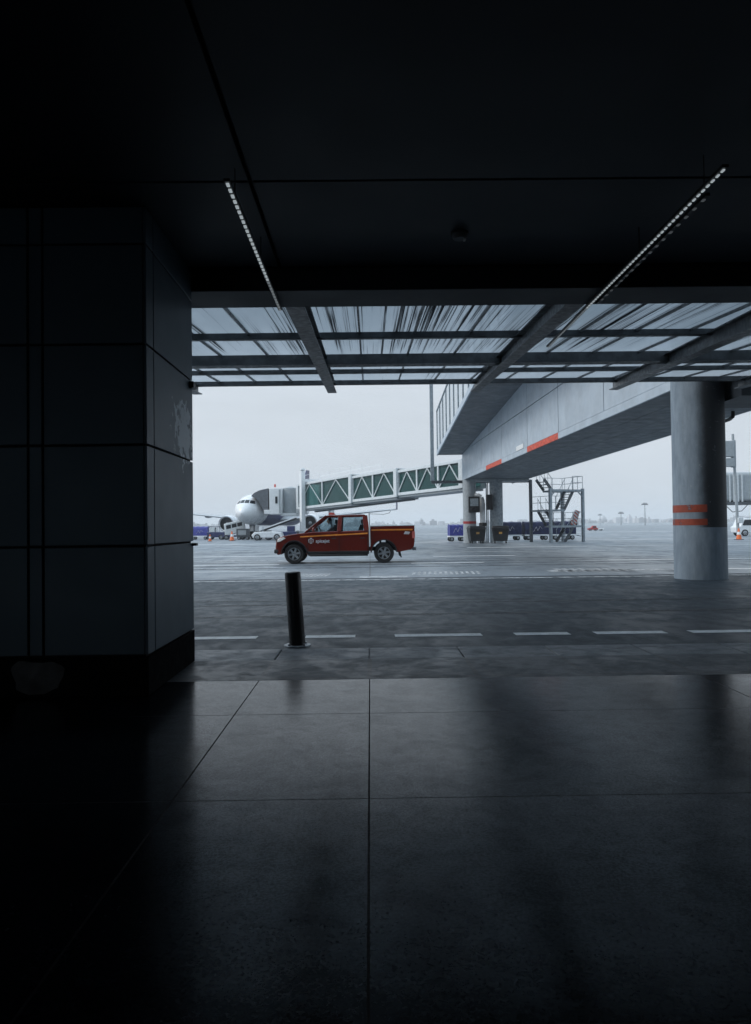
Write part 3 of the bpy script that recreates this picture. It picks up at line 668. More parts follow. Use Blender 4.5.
# ================================================================== PICKUP
TX = at(275, 563, 28.1).x; TY = 29.02
tk = thing('pickup_truck', 'dark red double cab pickup with an orange side stripe driving left', 'pickup truck', (TX, TY, 0))
def arc(cx, cz_, r, a0, a1, n=14): return [(cx+r*math.cos(R(a0+(a1-a0)*i/n)), cz_+r*math.sin(R(a0+(a1-a0)*i/n))) for i in range(n+1)]
WF, WR, WRAD = .72, 4.11, .378
HW = .9
body = [(.07, .34), (.015, .46), (.0, .62), (.02, .80), (.07, .93), (.15, 1.0), (.32, 1.06), (.7, 1.125), (1.05, 1.17), (1.35, 1.2), (2.4, 1.22), (3.55, 1.245), (3.55, .36), (1.3, .33)]
body += arc(WF, .40, .455, -5, 185) + [(.2, .36)]
def plan(x, y, z):   # nose narrows in plan, flanks swell slightly
    k = 1.0 - .16*max(0, (.75-x)/.75)**1.7; s = 1-.045*max(0, (z-1.0)/.25) if z > 1 else 1-.03*max(0, (.6-z)/.3)
    return (x, y*k*s, z)
def subprism(poly, ys, fn):
    m_ = MB(); n = len(poly); vs = []
    for y in ys: vs += [fn(x, y, z) for x, z in poly]
    fs = [tuple(range(n)), tuple(reversed(range((len(ys)-1)*n, len(ys)*n)))]
    for k in range(len(ys)-1): fs += [(k*n+i, (k+1)*n+i, (k+1)*n+(i+1) % n, k*n+(i+1) % n) for i in range(n)]
    return m_.add(vs, fs)
bd = subprism(body, (-HW, -.5, 0, .5, HW), plan).build('body', 'truckred', tk, bevel=.035, seg=3)
# roof and pillars
rf = MB(); rf.hexa([(1.86, -.70, 1.775), (3.46, -.70, 1.795), (3.46, .70, 1.795), (1.86, .70, 1.775)], [(2.05, -.6, 1.835), (3.36, -.6, 1.855), (3.36, .6, 1.855), (2.05, .6, 1.835)])
rf.build('roof', 'truckred', tk, bevel=.03, seg=3)
pr = MB()
for s in (-1, 1):
    def pil(x0, z0, x1, z1, w): pr.bar((x0, s*.845, z0), (x1, s*.685, z1), .06, w, up=(1, 0, 0) if abs(x1-x0) < .3 else (0, 0, 1))
    pil(1.13, 1.17, 1.93, 1.80, .085); pil(2.42, 1.2, 2.47, 1.80, .16); pil(3.46, 1.22, 3.40, 1.80, .19)
    pr.bar((1.93, s*.69, 1.785), (3.42, s*.69, 1.80), .06, .07)
pr.build('pillars', 'truckred', tk, bevel=.01)
for s in (-1, 1):
    gl = MB(); gl.prism([(1.2, 1.2), (2.37, 1.215), (2.41, 1.77), (1.93, 1.76)], -.004, .004, lambda x, y, z: (x, s*(.838-(z-1.2)*.262)+y, z)); gl.build('side_window', 'cab_glass', tk, smooth=False)
    gl = MB(); gl.prism([(2.5, 1.22), (3.38, 1.24), (3.33, 1.78), (2.52, 1.775)], -.004, .004, lambda x, y, z: (x, s*(.838-(z-1.2)*.262)+y, z)); gl.build('side_window', 'cab_glass', tk, smooth=False)
gl = MB(); gl.hexa([(1.14, -.80, 1.185), (1.14, .80, 1.185), (1.15, .80, 1.19), (1.15, -.80, 1.19)], [(1.91, -.64, 1.785), (1.91, .64, 1.785), (1.92, .64, 1.79), (1.92, -.64, 1.79)]); gl.build('windscreen', 'cab_glass', tk, smooth=False)
gl = MB(); gl.hexa([(3.49, -.76, 1.25), (3.49, .76, 1.25), (3.5, .76, 1.25), (3.5, -.76, 1.25)], [(3.42, -.62, 1.785), (3.42, .62, 1.785), (3.43, .62, 1.785), (3.43, -.62, 1.785)]); gl.build('rear_window', 'cab_glass', tk, smooth=False)
for x, y in ((2.1, -.38), (2.1, .38), (3.1, -.4), (3.1, .4)):
    m_ = MB(); m_.hexa([(x, y-.24, 1.15), (x+.2, y-.24, 1.15), (x+.2, y+.24, 1.15), (x, y+.24, 1.15)], [(x+.12, y-.2, 1.46), (x+.26, y-.2, 1.46), (x+.26, y+.2, 1.46), (x+.12, y+.2, 1.46)])
    m_.box(x+.15, x+.25, y-.13, y+.13, 1.5, 1.66); m_.tube((x+.2, y, 1.45), (x+.2, y, 1.52), .02, n=6); m_.build('seat', 'plastic', tk, bevel=.03)
m_ = MB(); m_.box(1.15, 1.5, -.75, .75, 1.17, 1.27); m_.build('dashboard', 'plastic', tk, bevel=.03)
m_ = MB(); m_.lathe([(.17, -.015), (.185, 0), (.17, .015), (.155, 0), (.17, -.015)], (0, 0, 0), axis='x', n=24); sw = m_.build('steering_wheel', 'plastic', tk); sw.location = (1.62, .38, 1.3); sw.rotation_euler = (0, R(-25), 0)
# load bed: two side panels, floor, headboard, tailgate
bedp = [(3.6, 1.375), (3.6, .40), (3.66, .40)]+list(reversed(arc(WR, .40, .465, 2, 178)))+[(4.62, .40), (5.12, .5), (5.24, .62), (5.27, .8), (5.27, 1.385)]
for y0, y1 in ((-HW, -HW+.07), (HW-.07, HW)):
    MB().prism(bedp, y0, y1).build('bed_side', 'truckred', tk, bevel=.02)
m_ = MB(); m_.box(3.62, 5.2, -HW+.072, HW-.072, .885, .94); m_.box(3.6, 3.66, -HW+.072, HW-.072, .5, 1.37); m_.build('bed_floor', 'plastic', tk)
m_ = MB(); m_.box(5.2, 5.265, -HW+.075, HW-.075, .72, 1.375); m_.build('tailgate', 'truckred', tk, bevel=.015)
for y in (-HW+.01, HW-.08): MB().box(3.6, 5.28, y, y+.07, 1.38, 1.405).build('bed_rail', 'plastic', tk, bevel=.01)
m_ = MB(); m_.box(5.2, 5.34, -.8, .8, .46, .6); m_.tube((5.05, -.55, .5), (5.22, -.55, .5), .03); m_.tube((5.05, .55, .5), (5.22, .55, .5), .03); m_.build('rear_bumper', 'metal', tk, bevel=.02)
for s in (-.84, .6): MB().prism([(4.66, .5), (4.72, .5), (4.78, .2), (4.74, .2)], s, s+.24).build('mud_flap', 'rubber', tk)
m_ = MB(); m_.bar((.3, -.4, .45), (5.1, -.4, .55), .08, .14); m_.bar((.3, .4, .45), (5.1, .4, .55), .08, .14)
m_.tube((WR, -.7, WRAD), (WR, .7, WRAD), .06); m_.lathe([(0, -.14), (.14, -.1), (.16, 0), (.14, .1), (0, .14)], (WR, 0, WRAD), axis='y', n=14); m_.tube((WF, -.7, WRAD), (WF, .7, WRAD), .05); m_.box(1.3, 3.5, -.7, .7, .27, .33); m_.build('chassis', 'rubber', tk)  # includes a flat underbody box added to deepen the shadow beneath
for x in (WF, WR):
    for s in (-1, 1): wheel(tk, x, s*.775, WRAD, .24)
m_ = MB()
for cx in (WF, WR):
    for s in (-1, 1):
        po, pi = arc(cx, .40, .50, 0, 180), arc(cx, .40, .46, 180, 0)
        k = 1-.16*max(0, (.75-cx)/.75)**1.7
        m_ = MB(); m_.prism(po+pi, s*(HW*k+.012), s*(HW*k-.05)); m_.build('wheel_flare', 'plastic', tk)
for s in (-1, 1):
    m_ = MB(); m_.box(1.25, 3.4, s*.87-.07, s*.87+.07, .30, .345)
    for x in (1.4, 2.3, 3.2): m_.bar((x, s*.55, .42), (x, s*.84, .32), .05, .05)
    m_.build('side_step', 'plastic', tk, bevel=.015)
m_ = MB(); m_.box(.24, 1.2, -.55, .55, .42, .88); m_.build('wheel_housing', 'core', tk); MB().box(3.95, 4.02, -.6, .6, .5, .9).build('wheel_housing', 'core', tk); MB().box(4.2, 4.6, -.6, .6, .55, .9).build('wheel_housing', 'core', tk)
for s in (-1, 1): MB().box(1.22, 3.54, s*(HW-.02)-.014, s*(HW-.02)+.014, .335, .47).build('sill_dark_strip', 'plastic', tk, bevel=.01)  # added dark strips standing in for the road reflection along the lower flanks
# front end
for s in (-1, 1):
    m_ = MB(); m_.prism([(.085, .83), (.11, .95), (.33, 1.015), (.42, .97), (.2, .85)], s*.70, s*.80, lambda x, y, z: (x-.012, y+ s*.09*max(0, (x-.05)/.35), z)); m_.build('headlight', 'lamp', tk, bevel=.012)
m_ = MB(); m_.box(-.012, .06, -.5, .5, .68, .9); m_.build('grille', 'plastic', tk, bevel=.01)
m_ = MB(); m_.box(-.05, .14, -.78, .78, .40, .56); m_.build('front_bumper', 'plastic', tk, bevel=.04)
for s in (-1, 1): MB().box(-.015, .05, s*.62-.07, s*.62+.07, .57, .64).build('fog_lamp', 'lamp', tk)
for s in (-1, 1):
    mi = MB(); mi.hexa([(1.38, s*.9, 1.21), (1.52, s*.9, 1.21), (1.52, s*1.08, 1.21), (1.42, s*1.08, 1.22)], [(1.40, s*.9, 1.36), (1.5, s*.9, 1.36), (1.5, s*1.06, 1.37), (1.44, s*1.06, 1.36)]); mi.build('mirror', 'truckred', tk, bevel=.02)
# stripe, door gaps, handles, fuel flap
def flank(x, z): return -(HW*(1-.16*max(0, (.75-x)/.75)**1.7)*(1-.045*max(0, (z-1.0)/.25) if z > 1 else 1-.03*max(0, (.6-z)/.3)))
for s in (1, -1):
    m_ = MB()
    for x0, z0, x1, z1 in ((.95, 1.0, 2.37, 1.055), (2.375, 1.055, 3.5, 1.10)):
        m_.add([(x0, s*(flank(x0, z0)-.006), z0), (x1, s*(flank(x1, z1)-.006), z1), (x1, s*(flank(x1, z1+.05)-.006), z1+.055), (x0, s*(flank(x0, z0+.04)-.006), z0+.045)], [(0, 1, 2, 3)])
        m_.add([(x0, s*(flank(x0, z0)+.02), z0), (x1, s*(flank(x1, z1)+.02), z1), (x1, s*(flank(x1, z1+.05)+.02), z1+.055), (x0, s*(flank(x0, z0+.04)+.02), z0+.045)], [(0, 1, 2, 3)])
    m_.box(3.64, 5.2, s*-HW-.005, s*-HW+.005, 1.22, 1.275)
    m_.build('side_stripe', 'orange', tk, smooth=False)
m_ = MB()
for s in (-1, 1):
    for x in (1.24, 2.42, 3.50): m_.box(x-.007, x+.007, s*(HW+.0015), s*(HW-.02), .38, 1.0)
    m_.box(1.24, 3.5, s*(HW+.0012), s*(HW-.02), .385, .397)
m_.build('door_gap', 'core', tk, smooth=False)
for x in (2.22, 3.3):
    MB().box(x-.09, x+.09, -HW-.035, -HW-.003, .93, .965).build('door_handle', 'plastic', tk, bevel=.012)
m_ = MB(); m_.prism([(4.86, 1.08), (5.06, 1.07), (5.1, 1.16), (4.92, 1.19)], -HW-.006, -HW+.004); m_.build('side_marker', 'lettering', tk)
for s in (-1, 1): MB().box(5.18, 5.285, s*(HW-.066)-.074, s*(HW-.066)+.074, .92, 1.18).build('tail_light', 'taillamp', tk, bevel=.01)
# mast and whip behind the cab
m_ = MB(); m_.tube((3.585, -.93, .66), (3.56, -.93, 1.9), .026); m_.box(3.56, 3.61, -.95, -.9, .7, .76); m_.build('mast', 'offwhite', tk)
m_ = MB(); m_.path([(3.57, -.93, 1.86), (4.1, -.93, 1.83), (4.32, -.93, 1.88), (4.38, -.93, 1.96)], .009, 6); m_.build('whip_aerial', 'plastic', tk)
m_ = MB(); m_.box(2.0, 2.25, -.5, .5, 1.846, 1.87); m_.box(2.02, 2.22, -.45, -.05, 1.871, 1.93); m_.box(2.02, 2.22, .05, .45, 1.871, 1.93); m_.build('light_bar', 'taillamp', tk, bevel=.02)
text_mesh('lettering', 'spicejet', .17, 'lettering', tk, (1.54, -HW-.003, .80), (R(90), 0, 0))
m_ = MB()
for i, (w, z) in enumerate(((.06, .0), (.10, .045), (.115, .09), (.10, .135), (.055, .18))):
    for k in range(3 if w > .07 else 2):
        n = 3 if w > .07 else 2; x = 1.36+(k-(n-1)/2)*w*.72; m_.lathe([(0, -HW-.007), (.019, -HW-.007), (.02, -HW+.002)], (x, 0, .78+z), axis='y', n=10)
m_.build('dot_emblem', 'lettering', tk)
# driver at the far side
dv = bpy.data.meshes.new('person')
J = [(0, 0, .98), (0.03, 0, 1.2), (0.04, 0, 1.38), (0.02, 0, 1.48), (-.01, 0, 1.58), (-.02, 0, 1.66), (.04, -.19, 1.36), (-.12, -.22, 1.2), (-.36, -.14, 1.3), (.04, .19, 1.36), (-.12, .22, 1.2), (-.36, .14, 1.3), (-.35, -.1, .95), (-.35, .1, .95)]
E = [(0, 1), (1, 2), (2, 3), (3, 4), (4, 5), (2, 6), (6, 7), (7, 8), (2, 9), (9, 10), (10, 11), (0, 12), (0, 13)]
RAD = [.15, .15, .13, .055, .095, .08, .07, .05, .035, .07, .05, .035, .085, .085]
dv.from_pydata(J, E, []); po = bpy.data.objects.new('person', dv); C.objects.link(po); po.location = (TX+2.02, TY+.38, 0)
po.modifiers.new('skin', 'SKIN'); po.modifiers.new('sub', 'SUBSURF').levels = 2
for i, r_ in enumerate(RAD): dv.skin_vertices[0].data[i].radius = (r_, r_)
dv.skin_vertices[0].data[0].use_root = True; dv.materials.append(MT['shirt'])
tag(po, 'driver in a pale shirt at the wheel of the red pickup', 'person')
hd = MB().lathe([(0, -.125), (.045, -.115), (.075, -.06), (.088, .02), (.08, .08), (.04, .118), (0, .125)], n=18).build('head', 'skin', po); hd.location = (-.03, 0, 1.61)
hr = MB().lathe([(.095, .015), (.09, .08), (.045, .128), (0, .136)], n=18).build('hair', 'hair', po); hr.location = (-.015, 0, 1.615)
ns = MB().hexa([(-.125, -.015, 1.575), (-.11, .0, 1.575), (-.125, .015, 1.575), (-.145, 0, 1.58)], [(-.115, -.006, 1.63), (-.105, 0, 1.63), (-.115, .006, 1.63), (-.12, 0, 1.63)]).build('nose', 'skin', po)

# ================================================================== AIRCRAFT
pn = at(241.5, 511, 89)
ap = thing('passenger_aircraft', 'white passenger jet facing the camera with navy belly and open engines', 'aircraft', (pn.x, 89, 0), R(-8))
FZ = 3.72
prof = [(0, .04, -.52), (.12, .34, -.5), (.4, .66, -.45), (.9, 1.02, -.35), (1.6, 1.36, -.24), (2.5, 1.64, -.13), (3.6, 1.85, -.04), (5, 1.95, 0), (6.5, 1.975, 0), (25, 1.975, 0), (29, 1.6, .3), (33, 1.0, .75), (36, .5, 1.1), (37.4, .15, 1.3)]
def rad(s):
    for (a, ra, za), (b_, rb, zb) in zip(prof[:-1], prof[1:]):
        if a <= s <= b_: k = (s-a)/(b_-a); return ra+(rb-ra)*k, za+(zb-za)*k
    return prof[-1][1:]
nn = 40; vs = []; S = []
for (a, _, _), (b_, _, _) in zip(prof[:-1], prof[1:]):
    for k in range(3): S.append(a+(b_-a)*k/3)
S.append(prof[-1][0])
for s in S:
    ra, zc = rad(s)
    for i in range(nn): t = 2*math.pi*i/nn; vs.append((ra*math.cos(t), s, FZ+zc+ra*math.sin(t)))
fs = [(j*nn+i, (j+1)*nn+i, (j+1)*nn+(i+1) % nn, j*nn+(i+1) % nn) for j in range(len(S)-1) for i in range(nn)]
MB().add(vs, fs).build('fuselage', 'planewhite', ap)
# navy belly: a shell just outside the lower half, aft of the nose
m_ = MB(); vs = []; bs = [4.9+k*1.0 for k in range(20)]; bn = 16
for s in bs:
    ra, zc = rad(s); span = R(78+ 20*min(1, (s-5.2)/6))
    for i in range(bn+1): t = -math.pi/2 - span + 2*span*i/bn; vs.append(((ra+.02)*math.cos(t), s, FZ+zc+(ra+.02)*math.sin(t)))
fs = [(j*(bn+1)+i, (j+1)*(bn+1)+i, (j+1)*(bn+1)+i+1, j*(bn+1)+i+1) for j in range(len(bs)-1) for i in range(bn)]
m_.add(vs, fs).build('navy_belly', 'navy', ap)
def skin_s(x, z):
    lo, hi = 0.0, 6.0
    for _ in range(40):
        s = (lo+hi)/2; ra, zc = rad(s)
        if x*x+(z-zc)**2 < ra*ra: hi = s
        else: lo = s
    return s
def nosepatch(name, quad, mm):
    m_ = MB(); n = 5; vs = []
    (x0, z0), (x1, z1), (x2, z2), (x3, z3) = quad
    for lift in (.02, -.05):
        for i in range(n+1):
            for j in range(n+1):
                u, v = i/n, j/n
                x = (x0*(1-u)+x1*u)*(1-v)+(x3*(1-u)+x2*u)*v; z = (z0*(1-u)+z1*u)*(1-v)+(z3*(1-u)+z2*u)*v
                vs.append((x, skin_s(x, z)-lift, FZ+z))
    k = (n+1)**2; fs = []
    for i in range(n):
        for j in range(n):
            a = i*(n+1)+j; fs += [(a, a+n+1, a+n+2, a+1)]
    return m_.add(vs[:k], fs).build(name, mm, ap)
for q in ([(-.55, .72), (-.04, .74), (-.04, 1.14), (-.5, 1.12)], [(.04, .74), (.55, .72), (.5, 1.12), (.04, 1.14)],
          [(-1.16, .62), (-.64, .7), (-.58, 1.1), (-1.0, 1.0)], [(.64, .7), (1.16, .62), (1.0, 1.0), (.58, 1.1)]):
    nosepatch('cockpit_window', q, 'darkglass')
# wings with engines
def airfoil(x, y0, y1, z, t): 
    c = y1-y0; return [(x, y0, z), (x, y0+c*.12, z+t*.55), (x, y0+c*.4, z+t*.7), (x, y1, z+.02), (x, y1, z), (x, y0+c*.5, z-t*.35), (x, y0+c*.12, z-t*.35)]
for s in (-1, 1):
    secs = [(1.2, 11.6, 18.6, FZ-1.25, .85), (6.2, 14.4, 18.9, FZ-.86, .5), (16.4, 19.6, 21.3, FZ+.12, .2)]
    m_ = MB(); vs = []
    for (x, y0, y1, z, t) in secs: vs += airfoil(s*x, y0, y1, z, t)
    fs = [tuple(range(7)), tuple(range(20, 13, -1))]+[(k*7+i, k*7+(i+1) % 7, (k+1)*7+(i+1) % 7, (k+1)*7+i) for k in range(2) for i in range(7)]
    wg = m_.add(vs, fs).build('wing', 'planegrey', ap)
    for fx, fy, fz in ((8.2, 18.3, -.75), (11.3, 19.5, -.42)):
        m_ = MB(); m_.lathe([(0, -1.5), (.16, -.9), (.2, 0), (.12, 1.2), (0, 1.9)], (s*fx, fy, FZ+fz-.15), axis='y', n=10); m_.build('flap_fairing', 'planegrey', wg)
    m_ = MB(); m_.prism([(0, 0), (.06, 0), (.06, 1.5), (0, 1.5)], 20.0, 21.6, lambda x, y, z: (s*(16.45+x), y, FZ+.12+z*.9)); m_.build('wing_tip', 'navy', wg)
    ec_ = (s*5.75, 11.0, 2.02)
    m_ = MB(); m_.lathe([(.88, .35), (.92, .12), (.98, .0), (1.05, .06), (1.13, .4), (1.2, 1.2), (1.15, 2.4), (.95, 3.6), (.62, 4.3)], ec_, axis='y', n=32); en = m_.build('engine', 'planewhite', ap)
    m_ = MB(); m_.lathe([(.9, .3), (.99, -.012), (1.03, -.012), (1.09, .15)], ec_, axis='y', n=32); m_.build('intake_lip', 'metal', en)
    m_ = MB(); m_.lathe([(.0, .3), (.1, .36), (.26, .7)], ec_, axis='y', n=16); m_.build('spinner', 'planegrey', en)
    m_ = MB(); m_.lathe([(0.2, .8), (.87, .8)], ec_, axis='y', n=32)
    for i in range(20):
        a = 2*math.pi*i/20; m_.bar((ec_[0]+.2*math.cos(a), ec_[1]+.68, ec_[2]+.2*math.sin(a)), (ec_[0]+.86*math.cos(a), ec_[1]+.7, ec_[2]+.86*math.sin(a)), .14, .02, up=(0, 1, .4))
    m_.lathe([(.88, .3), (.88, .82)], ec_, axis='y', n=32)
    m_.build('fan', 'fan', en)
    m_ = MB(); m_.hexa([(s*5.68, 12.2, 3.1), (s*5.82, 12.2, 3.1), (s*5.82, 16, 2.5), (s*5.68, 16, 2.5)], [(s*5.68, 13.6, 3.15), (s*5.82, 13.6, 3.15), (s*5.82, 16.6, 3.0), (s*5.68, 16.6, 3.0)]); m_.build('pylon', 'planegrey', en)
    m_ = MB(); hs = [(.5, 31.8, 35.2, FZ+.85, .3), (6.1, 34.4, 36.2, FZ+1.35, .14)]; vs = []
    for (x, y0, y1, z, t) in hs: vs += airfoil(s*x, y0, y1, z, t)
    fs = [tuple(range(7)), tuple(range(13, 6, -1))]+[(i, (i+1) % 7, 7+(i+1) % 7, 7+i) for i in range(7)]
    m_.add(vs, fs).build('tailplane', 'planegrey', ap)
    for dx in (-.42, .42): MB().lathe([(0, -.18), (.5, -.2), (.58, 0), (.5, .2), (0, .18)], (s*3.8+dx, 17.9, .58), axis='x', n=18).build('main_wheel', 'rubber', ap)
    m_ = MB(); m_.tube((s*3.8, 17.9, .58), (s*3.8, 17.7, 2.6), .13); m_.build('main_strut', 'metal', ap)
m_ = MB(); m_.hexa([(-.18, 29.6, FZ+1.6), (.18, 29.6, FZ+1.6), (.12, 36.2, FZ+1.55), (-.12, 36.2, FZ+1.55)], [(-.07, 34.9, FZ+7.2), (.07, 34.9, FZ+7.2), (.05, 37.0, FZ+7.3), (-.05, 37.0, FZ+7.3)]); m_.build('tail_fin', 'navy', ap)
m_ = MB(); m_.tube((0, 5.0, .4), (0, 5.2, 2.1), .1); m_.bar((0, 5.1, 1.2), (0, 6.3, 2.0), .08, .08); m_.box(-.2, .2, 4.9, 5.1, .9, 1.05); m_.build('nose_strut', 'metal', ap)
for dx in (-.24, .24): MB().lathe([(0, -.1), (.32, -.11), (.38, 0), (.32, .11), (0, .1)], (dx, 5.0, .38), axis='x', n=18).build('nose_wheel', 'rubber', ap)
for s in (-1, 1):
    m_ = MB(); m_.hexa([(s*.3, 4.3, 1.0), (s*.34, 4.3, 1.0), (s*.34, 6.0, 1.0), (s*.3, 6.0, 1.0)], [(s*.36, 4.3, 1.95), (s*.4, 4.3, 1.95), (s*.4, 6.0, 1.85), (s*.36, 6.0, 1.85)]); m_.build('gear_door', 'planewhite', ap)

# ================================================================== JET BRIDGE
JR = at(473, 492, 62.0); JL = at(309, 509.5, 90.5)
jb = thing('jet_bridge', 'white telescopic boarding bridge with teal glass sides reaching the aircraft', 'boarding bridge', (JR.x, JR.y, 0))
J0 = Vector((JR.x, JR.y, 0))
A = Vector((JL.x, JL.y, JL.z+.05)); Bv = Vector((JR.x, JR.y, JR.z+.05))
axis = (Bv-A); LEN = axis.length; ud = axis.normalized(); nd = Vector((ud.y, -ud.x, 0)).normalized()   # nd points to the camera side
if nd.y > 0: nd = -nd
def tpx(px):   # distance along the axis where the tunnel crosses a picture column
    lo, hi = 0.0, 1.0
    k = (px-370)/FPX
    for _ in range(40):
        m2 = (lo+hi)/2; p = A.lerp(Bv, m2)
        if p.x/p.y < k: lo = m2
        else: hi = m2
    return lo*LEN
def section(t0, t1, w, h, dz, bays, first_plain=False):
    def P_(t, s, z): return A+ud*t+nd*(s*w/2)+Vector((0, 0, dz+z))
    fr = MB(J0)
    for s in (1, -1):
        fr.bar(P_(t0, s, .1), P_(t1, s, .1), .16, .26); fr.bar(P_(t0, s, h-.08), P_(t1, s, h-.08), .16, .2)
        fr.bar(P_(t0, s, .0), P_(t0, s, h), .2, .5, up=ud); fr.bar(P_(t1-.05, s, 0), P_(t1-.05, s, h), .2, .55, up=ud)
        for k in range(bays):
            a, b2 = t0+(t1-t0)*k/bays, t0+(t1-t0)*(k+1)/bays
            if k: fr.bar(P_(a, s, .2), P_(a, s, h-.18), .12, .2, up=ud)
            mid = (a+b2)/2
            wd = .07 if first_plain and k == 0 else .09
            fr.bar(P_(a+.1, s, .22), P_(mid, s, h-.2), .08, wd); fr.bar(P_(mid, s, h-.2), P_(b2-.1, s, .22), .08, wd)
    fo = fr.build('tunnel_frame', 'offwhite', jb, smooth=False)
    for s in (1, -1): MB(J0).bar(P_(t0+.25, s*.93, h/2), P_(t1-.3, s*.93, h/2), .03, h-.36).build('tunnel_glass', 'teal', fo, smooth=False)
    r_ = MB(J0); r_.bar(P_(t0, 0, h+.06), P_(t1, 0, h+.06), w*1.0, .07); r_.build('tunnel_roof', 'offwhite', fo, smooth=False)
    r_ = MB(J0); r_.bar(P_(t0, 0, -.14), P_(t1, 0, -.14), w*.94, .16); r_.build('tunnel_floor', 'grey', fo, smooth=False)
    return P_
tB, tC = tpx(363), tpx(408)
PA = section(0.0, tB, 2.9, 2.95, 0, 2, True); section(tB+.05, tC, 2.6, 2.62, .14, 2); section(tC+.05, LEN, 2.3, 2.3, .28, 3)
m_ = MB(J0)
for s in (1, -1):
    for hh in (.5, 1.0): m_.bar(PA(.5, s*.8, 2.95+hh), PA(tB+2, s*.8, 2.95+hh), .035, .035)
    for k in range(7): t = .5+(tB+1.5)*k/6; m_.bar(PA(t, s*.8, 3.0), PA(t, s*.8, 3.97), .035, .035, up=ud)
m_.build('roof_railing', 'white', jb, smooth=False)
m_ = MB(J0); m_.bar(PA(2, 0, -.4), PA(tC+1, 0, -.16), .4, .14); m_.build('cable_tray', 'steel', jb)
# lift columns with bogie under the outer end
for s, top in ((1, 4.35), (-1, 3.3)):
    m_ = MB(J0); m_.bar(PA(2.3, s*1.3, -A.z+.7), PA(2.3, s*1.3, top), .6, .5, up=nd); m_.bar(PA(2.0, s*1.3, top), PA(2.6, s*1.3, top+.25), .5, .2); m_.build('lift_column', 'white', jb, bevel=.02)
m_ = MB(J0); m_.bar(PA(2.3, -1.2, 3.25), PA(2.3, 1.2, 3.25), .3, .3); m_.build('cross_beam', 'white', jb)
m_ = MB(J0); m_.bar(PA(2.3, -1.9, -A.z+.75), PA(2.3, 1.9, -A.z+.75), .7, .35); m_.build('bogie', 'grey', jb)
for s in (1, -1):
    p = PA(2.3, s*1.75, 0); MB(J0).lathe([(0, -.2), (.4, -.22), (.52, -.1), (.52, .1), (.4, .22), (0, .2)], (p.x, p.y, .52), axis='x', n=20).build('bogie_wheel', 'rubber', jb)
# service stand, rotunda, cab and bellows, each at the depth of the aircraft door
def pbox(px0, px1, py0, py1, d0, d1): 
    a, b2 = at(px0, py1, d0), at(px1, py0, d0); return (a.x, b2.x, d0, d1, a.z, b2.z)
MB(J0).box(*pbox(296, 306.5, 487.5, 513.5, 90.6, 93.6)).build('service_box', 'offwhite', jb, bevel=.03)
m_ = MB(J0); m_.box(*pbox(297.5, 300.5, 489, 493, 90.4, 90.59)); m_.box(*pbox(298, 305, 494.3, 495, 90.2, 90.59)); m_.build('control_panel', 'plastic', jb)
rt0 = at(289, 514, 92.5); rt1 = at(289, 488.5, 92.5)
m_ = MB(J0); m_.lathe([(0, rt0.z+.1), (1.15, rt0.z+.1), (1.15, rt1.z), (0, rt1.z+.25)], (rt0.x+.25, rt0.y, 0), n=28); m_.build('rotating_curtain', 'grey', jb)
MB(J0).box(*pbox(280.5, 297.5, 513, 516, 90.8, 94)).build('cab_floor', 'white', jb, bevel=.03)
MB(J0).box(*pbox(269.5, 281.5, 488, 514.5, 90.2, 93.2)).build('cab', 'white', jb, bevel=.06)
MB(J0).box(*pbox(275.2, 277.5, 496.5, 503.5, 90.15, 90.19)).build('cab_window', 'darkglass', jb)
MB(J0).box(*pbox(279.0, 280.2, 489.5, 513, 90.12, 90.19)).build('cab_rail', 'grey', jb)
poly = [(252.5, 496.5), (255.5, 493.4), (261, 490.6), (269.4, 488.8), (269.4, 510), (264.5, 510.4), (261.5, 504), (257.5, 499)]
bl = MB(J0)
nst = 7
for k in range(nst):
    d0 = 90.4+k*.45; sh = 1-.02*(k % 2)
    pts = [at(px, py, 91.5) for px, py in poly]; cxm = sum(p.x for p in pts)/len(pts); czm = sum(p.z for p in pts)/len(pts)
    bl.prism([(cxm+(p.x-cxm)*sh, czm+(p.z-czm)*sh) for p in pts], d0, d0+.44)
bl.build('bellows', 'dgrey', jb, smooth=False)
m_ = MB(J0); p = at(268, 509.5, 90.3); q_ = at(281, 515.5, 90.3); m_.box(*pbox(264, 270, 509.8, 514, 90.2, 93)); m_.build('bellows_base', 'white', jb, bevel=.03)
p = at(275, 486, 91); m_ = MB(J0); m_.lathe([(0, p.z+.25), (.12, p.z+.2), (.12, p.z-.15)], (p.x, p.y, 0), n=10); m_.build('beacon', 'taillamp', jb)

# ================================================================== GROUND EQUIPMENT ROUND THE AIRCRAFT
def W3(px, d): p = at(px, 540, d); return Vector((p.x, d, 0))
# belt loader
q = W3(280, 87); blr = thing('belt_loader', 'navy belt loader with raised white conveyor beside the aircraft nose', 'belt loader', q)
MB().box(-1.9, 2.0, -.8, .8, .45, .95).build('chassis', 'navy', blr, bevel=.05)
MB().box(.9, 1.8, -.75, -.1, .96, 1.6).build('cab', 'navy', blr, bevel=.06)
m_ = MB(); m_.bar((-2.3, .35, 1.0), (1.9, .35, 2.5), .75, .18); m_.build('conveyor', 'rubber', blr)
m_ = MB()
for y in (-.06, .76): m_.bar((-2.4, y, 1.13), (2.0, y, 2.67), .05, .14)
m_.build('conveyor_rail', 'white', blr)
for x in (-1.3, 1.3):
    for y in (-.7, .7): wheel(blr, x, y, .36, .22)
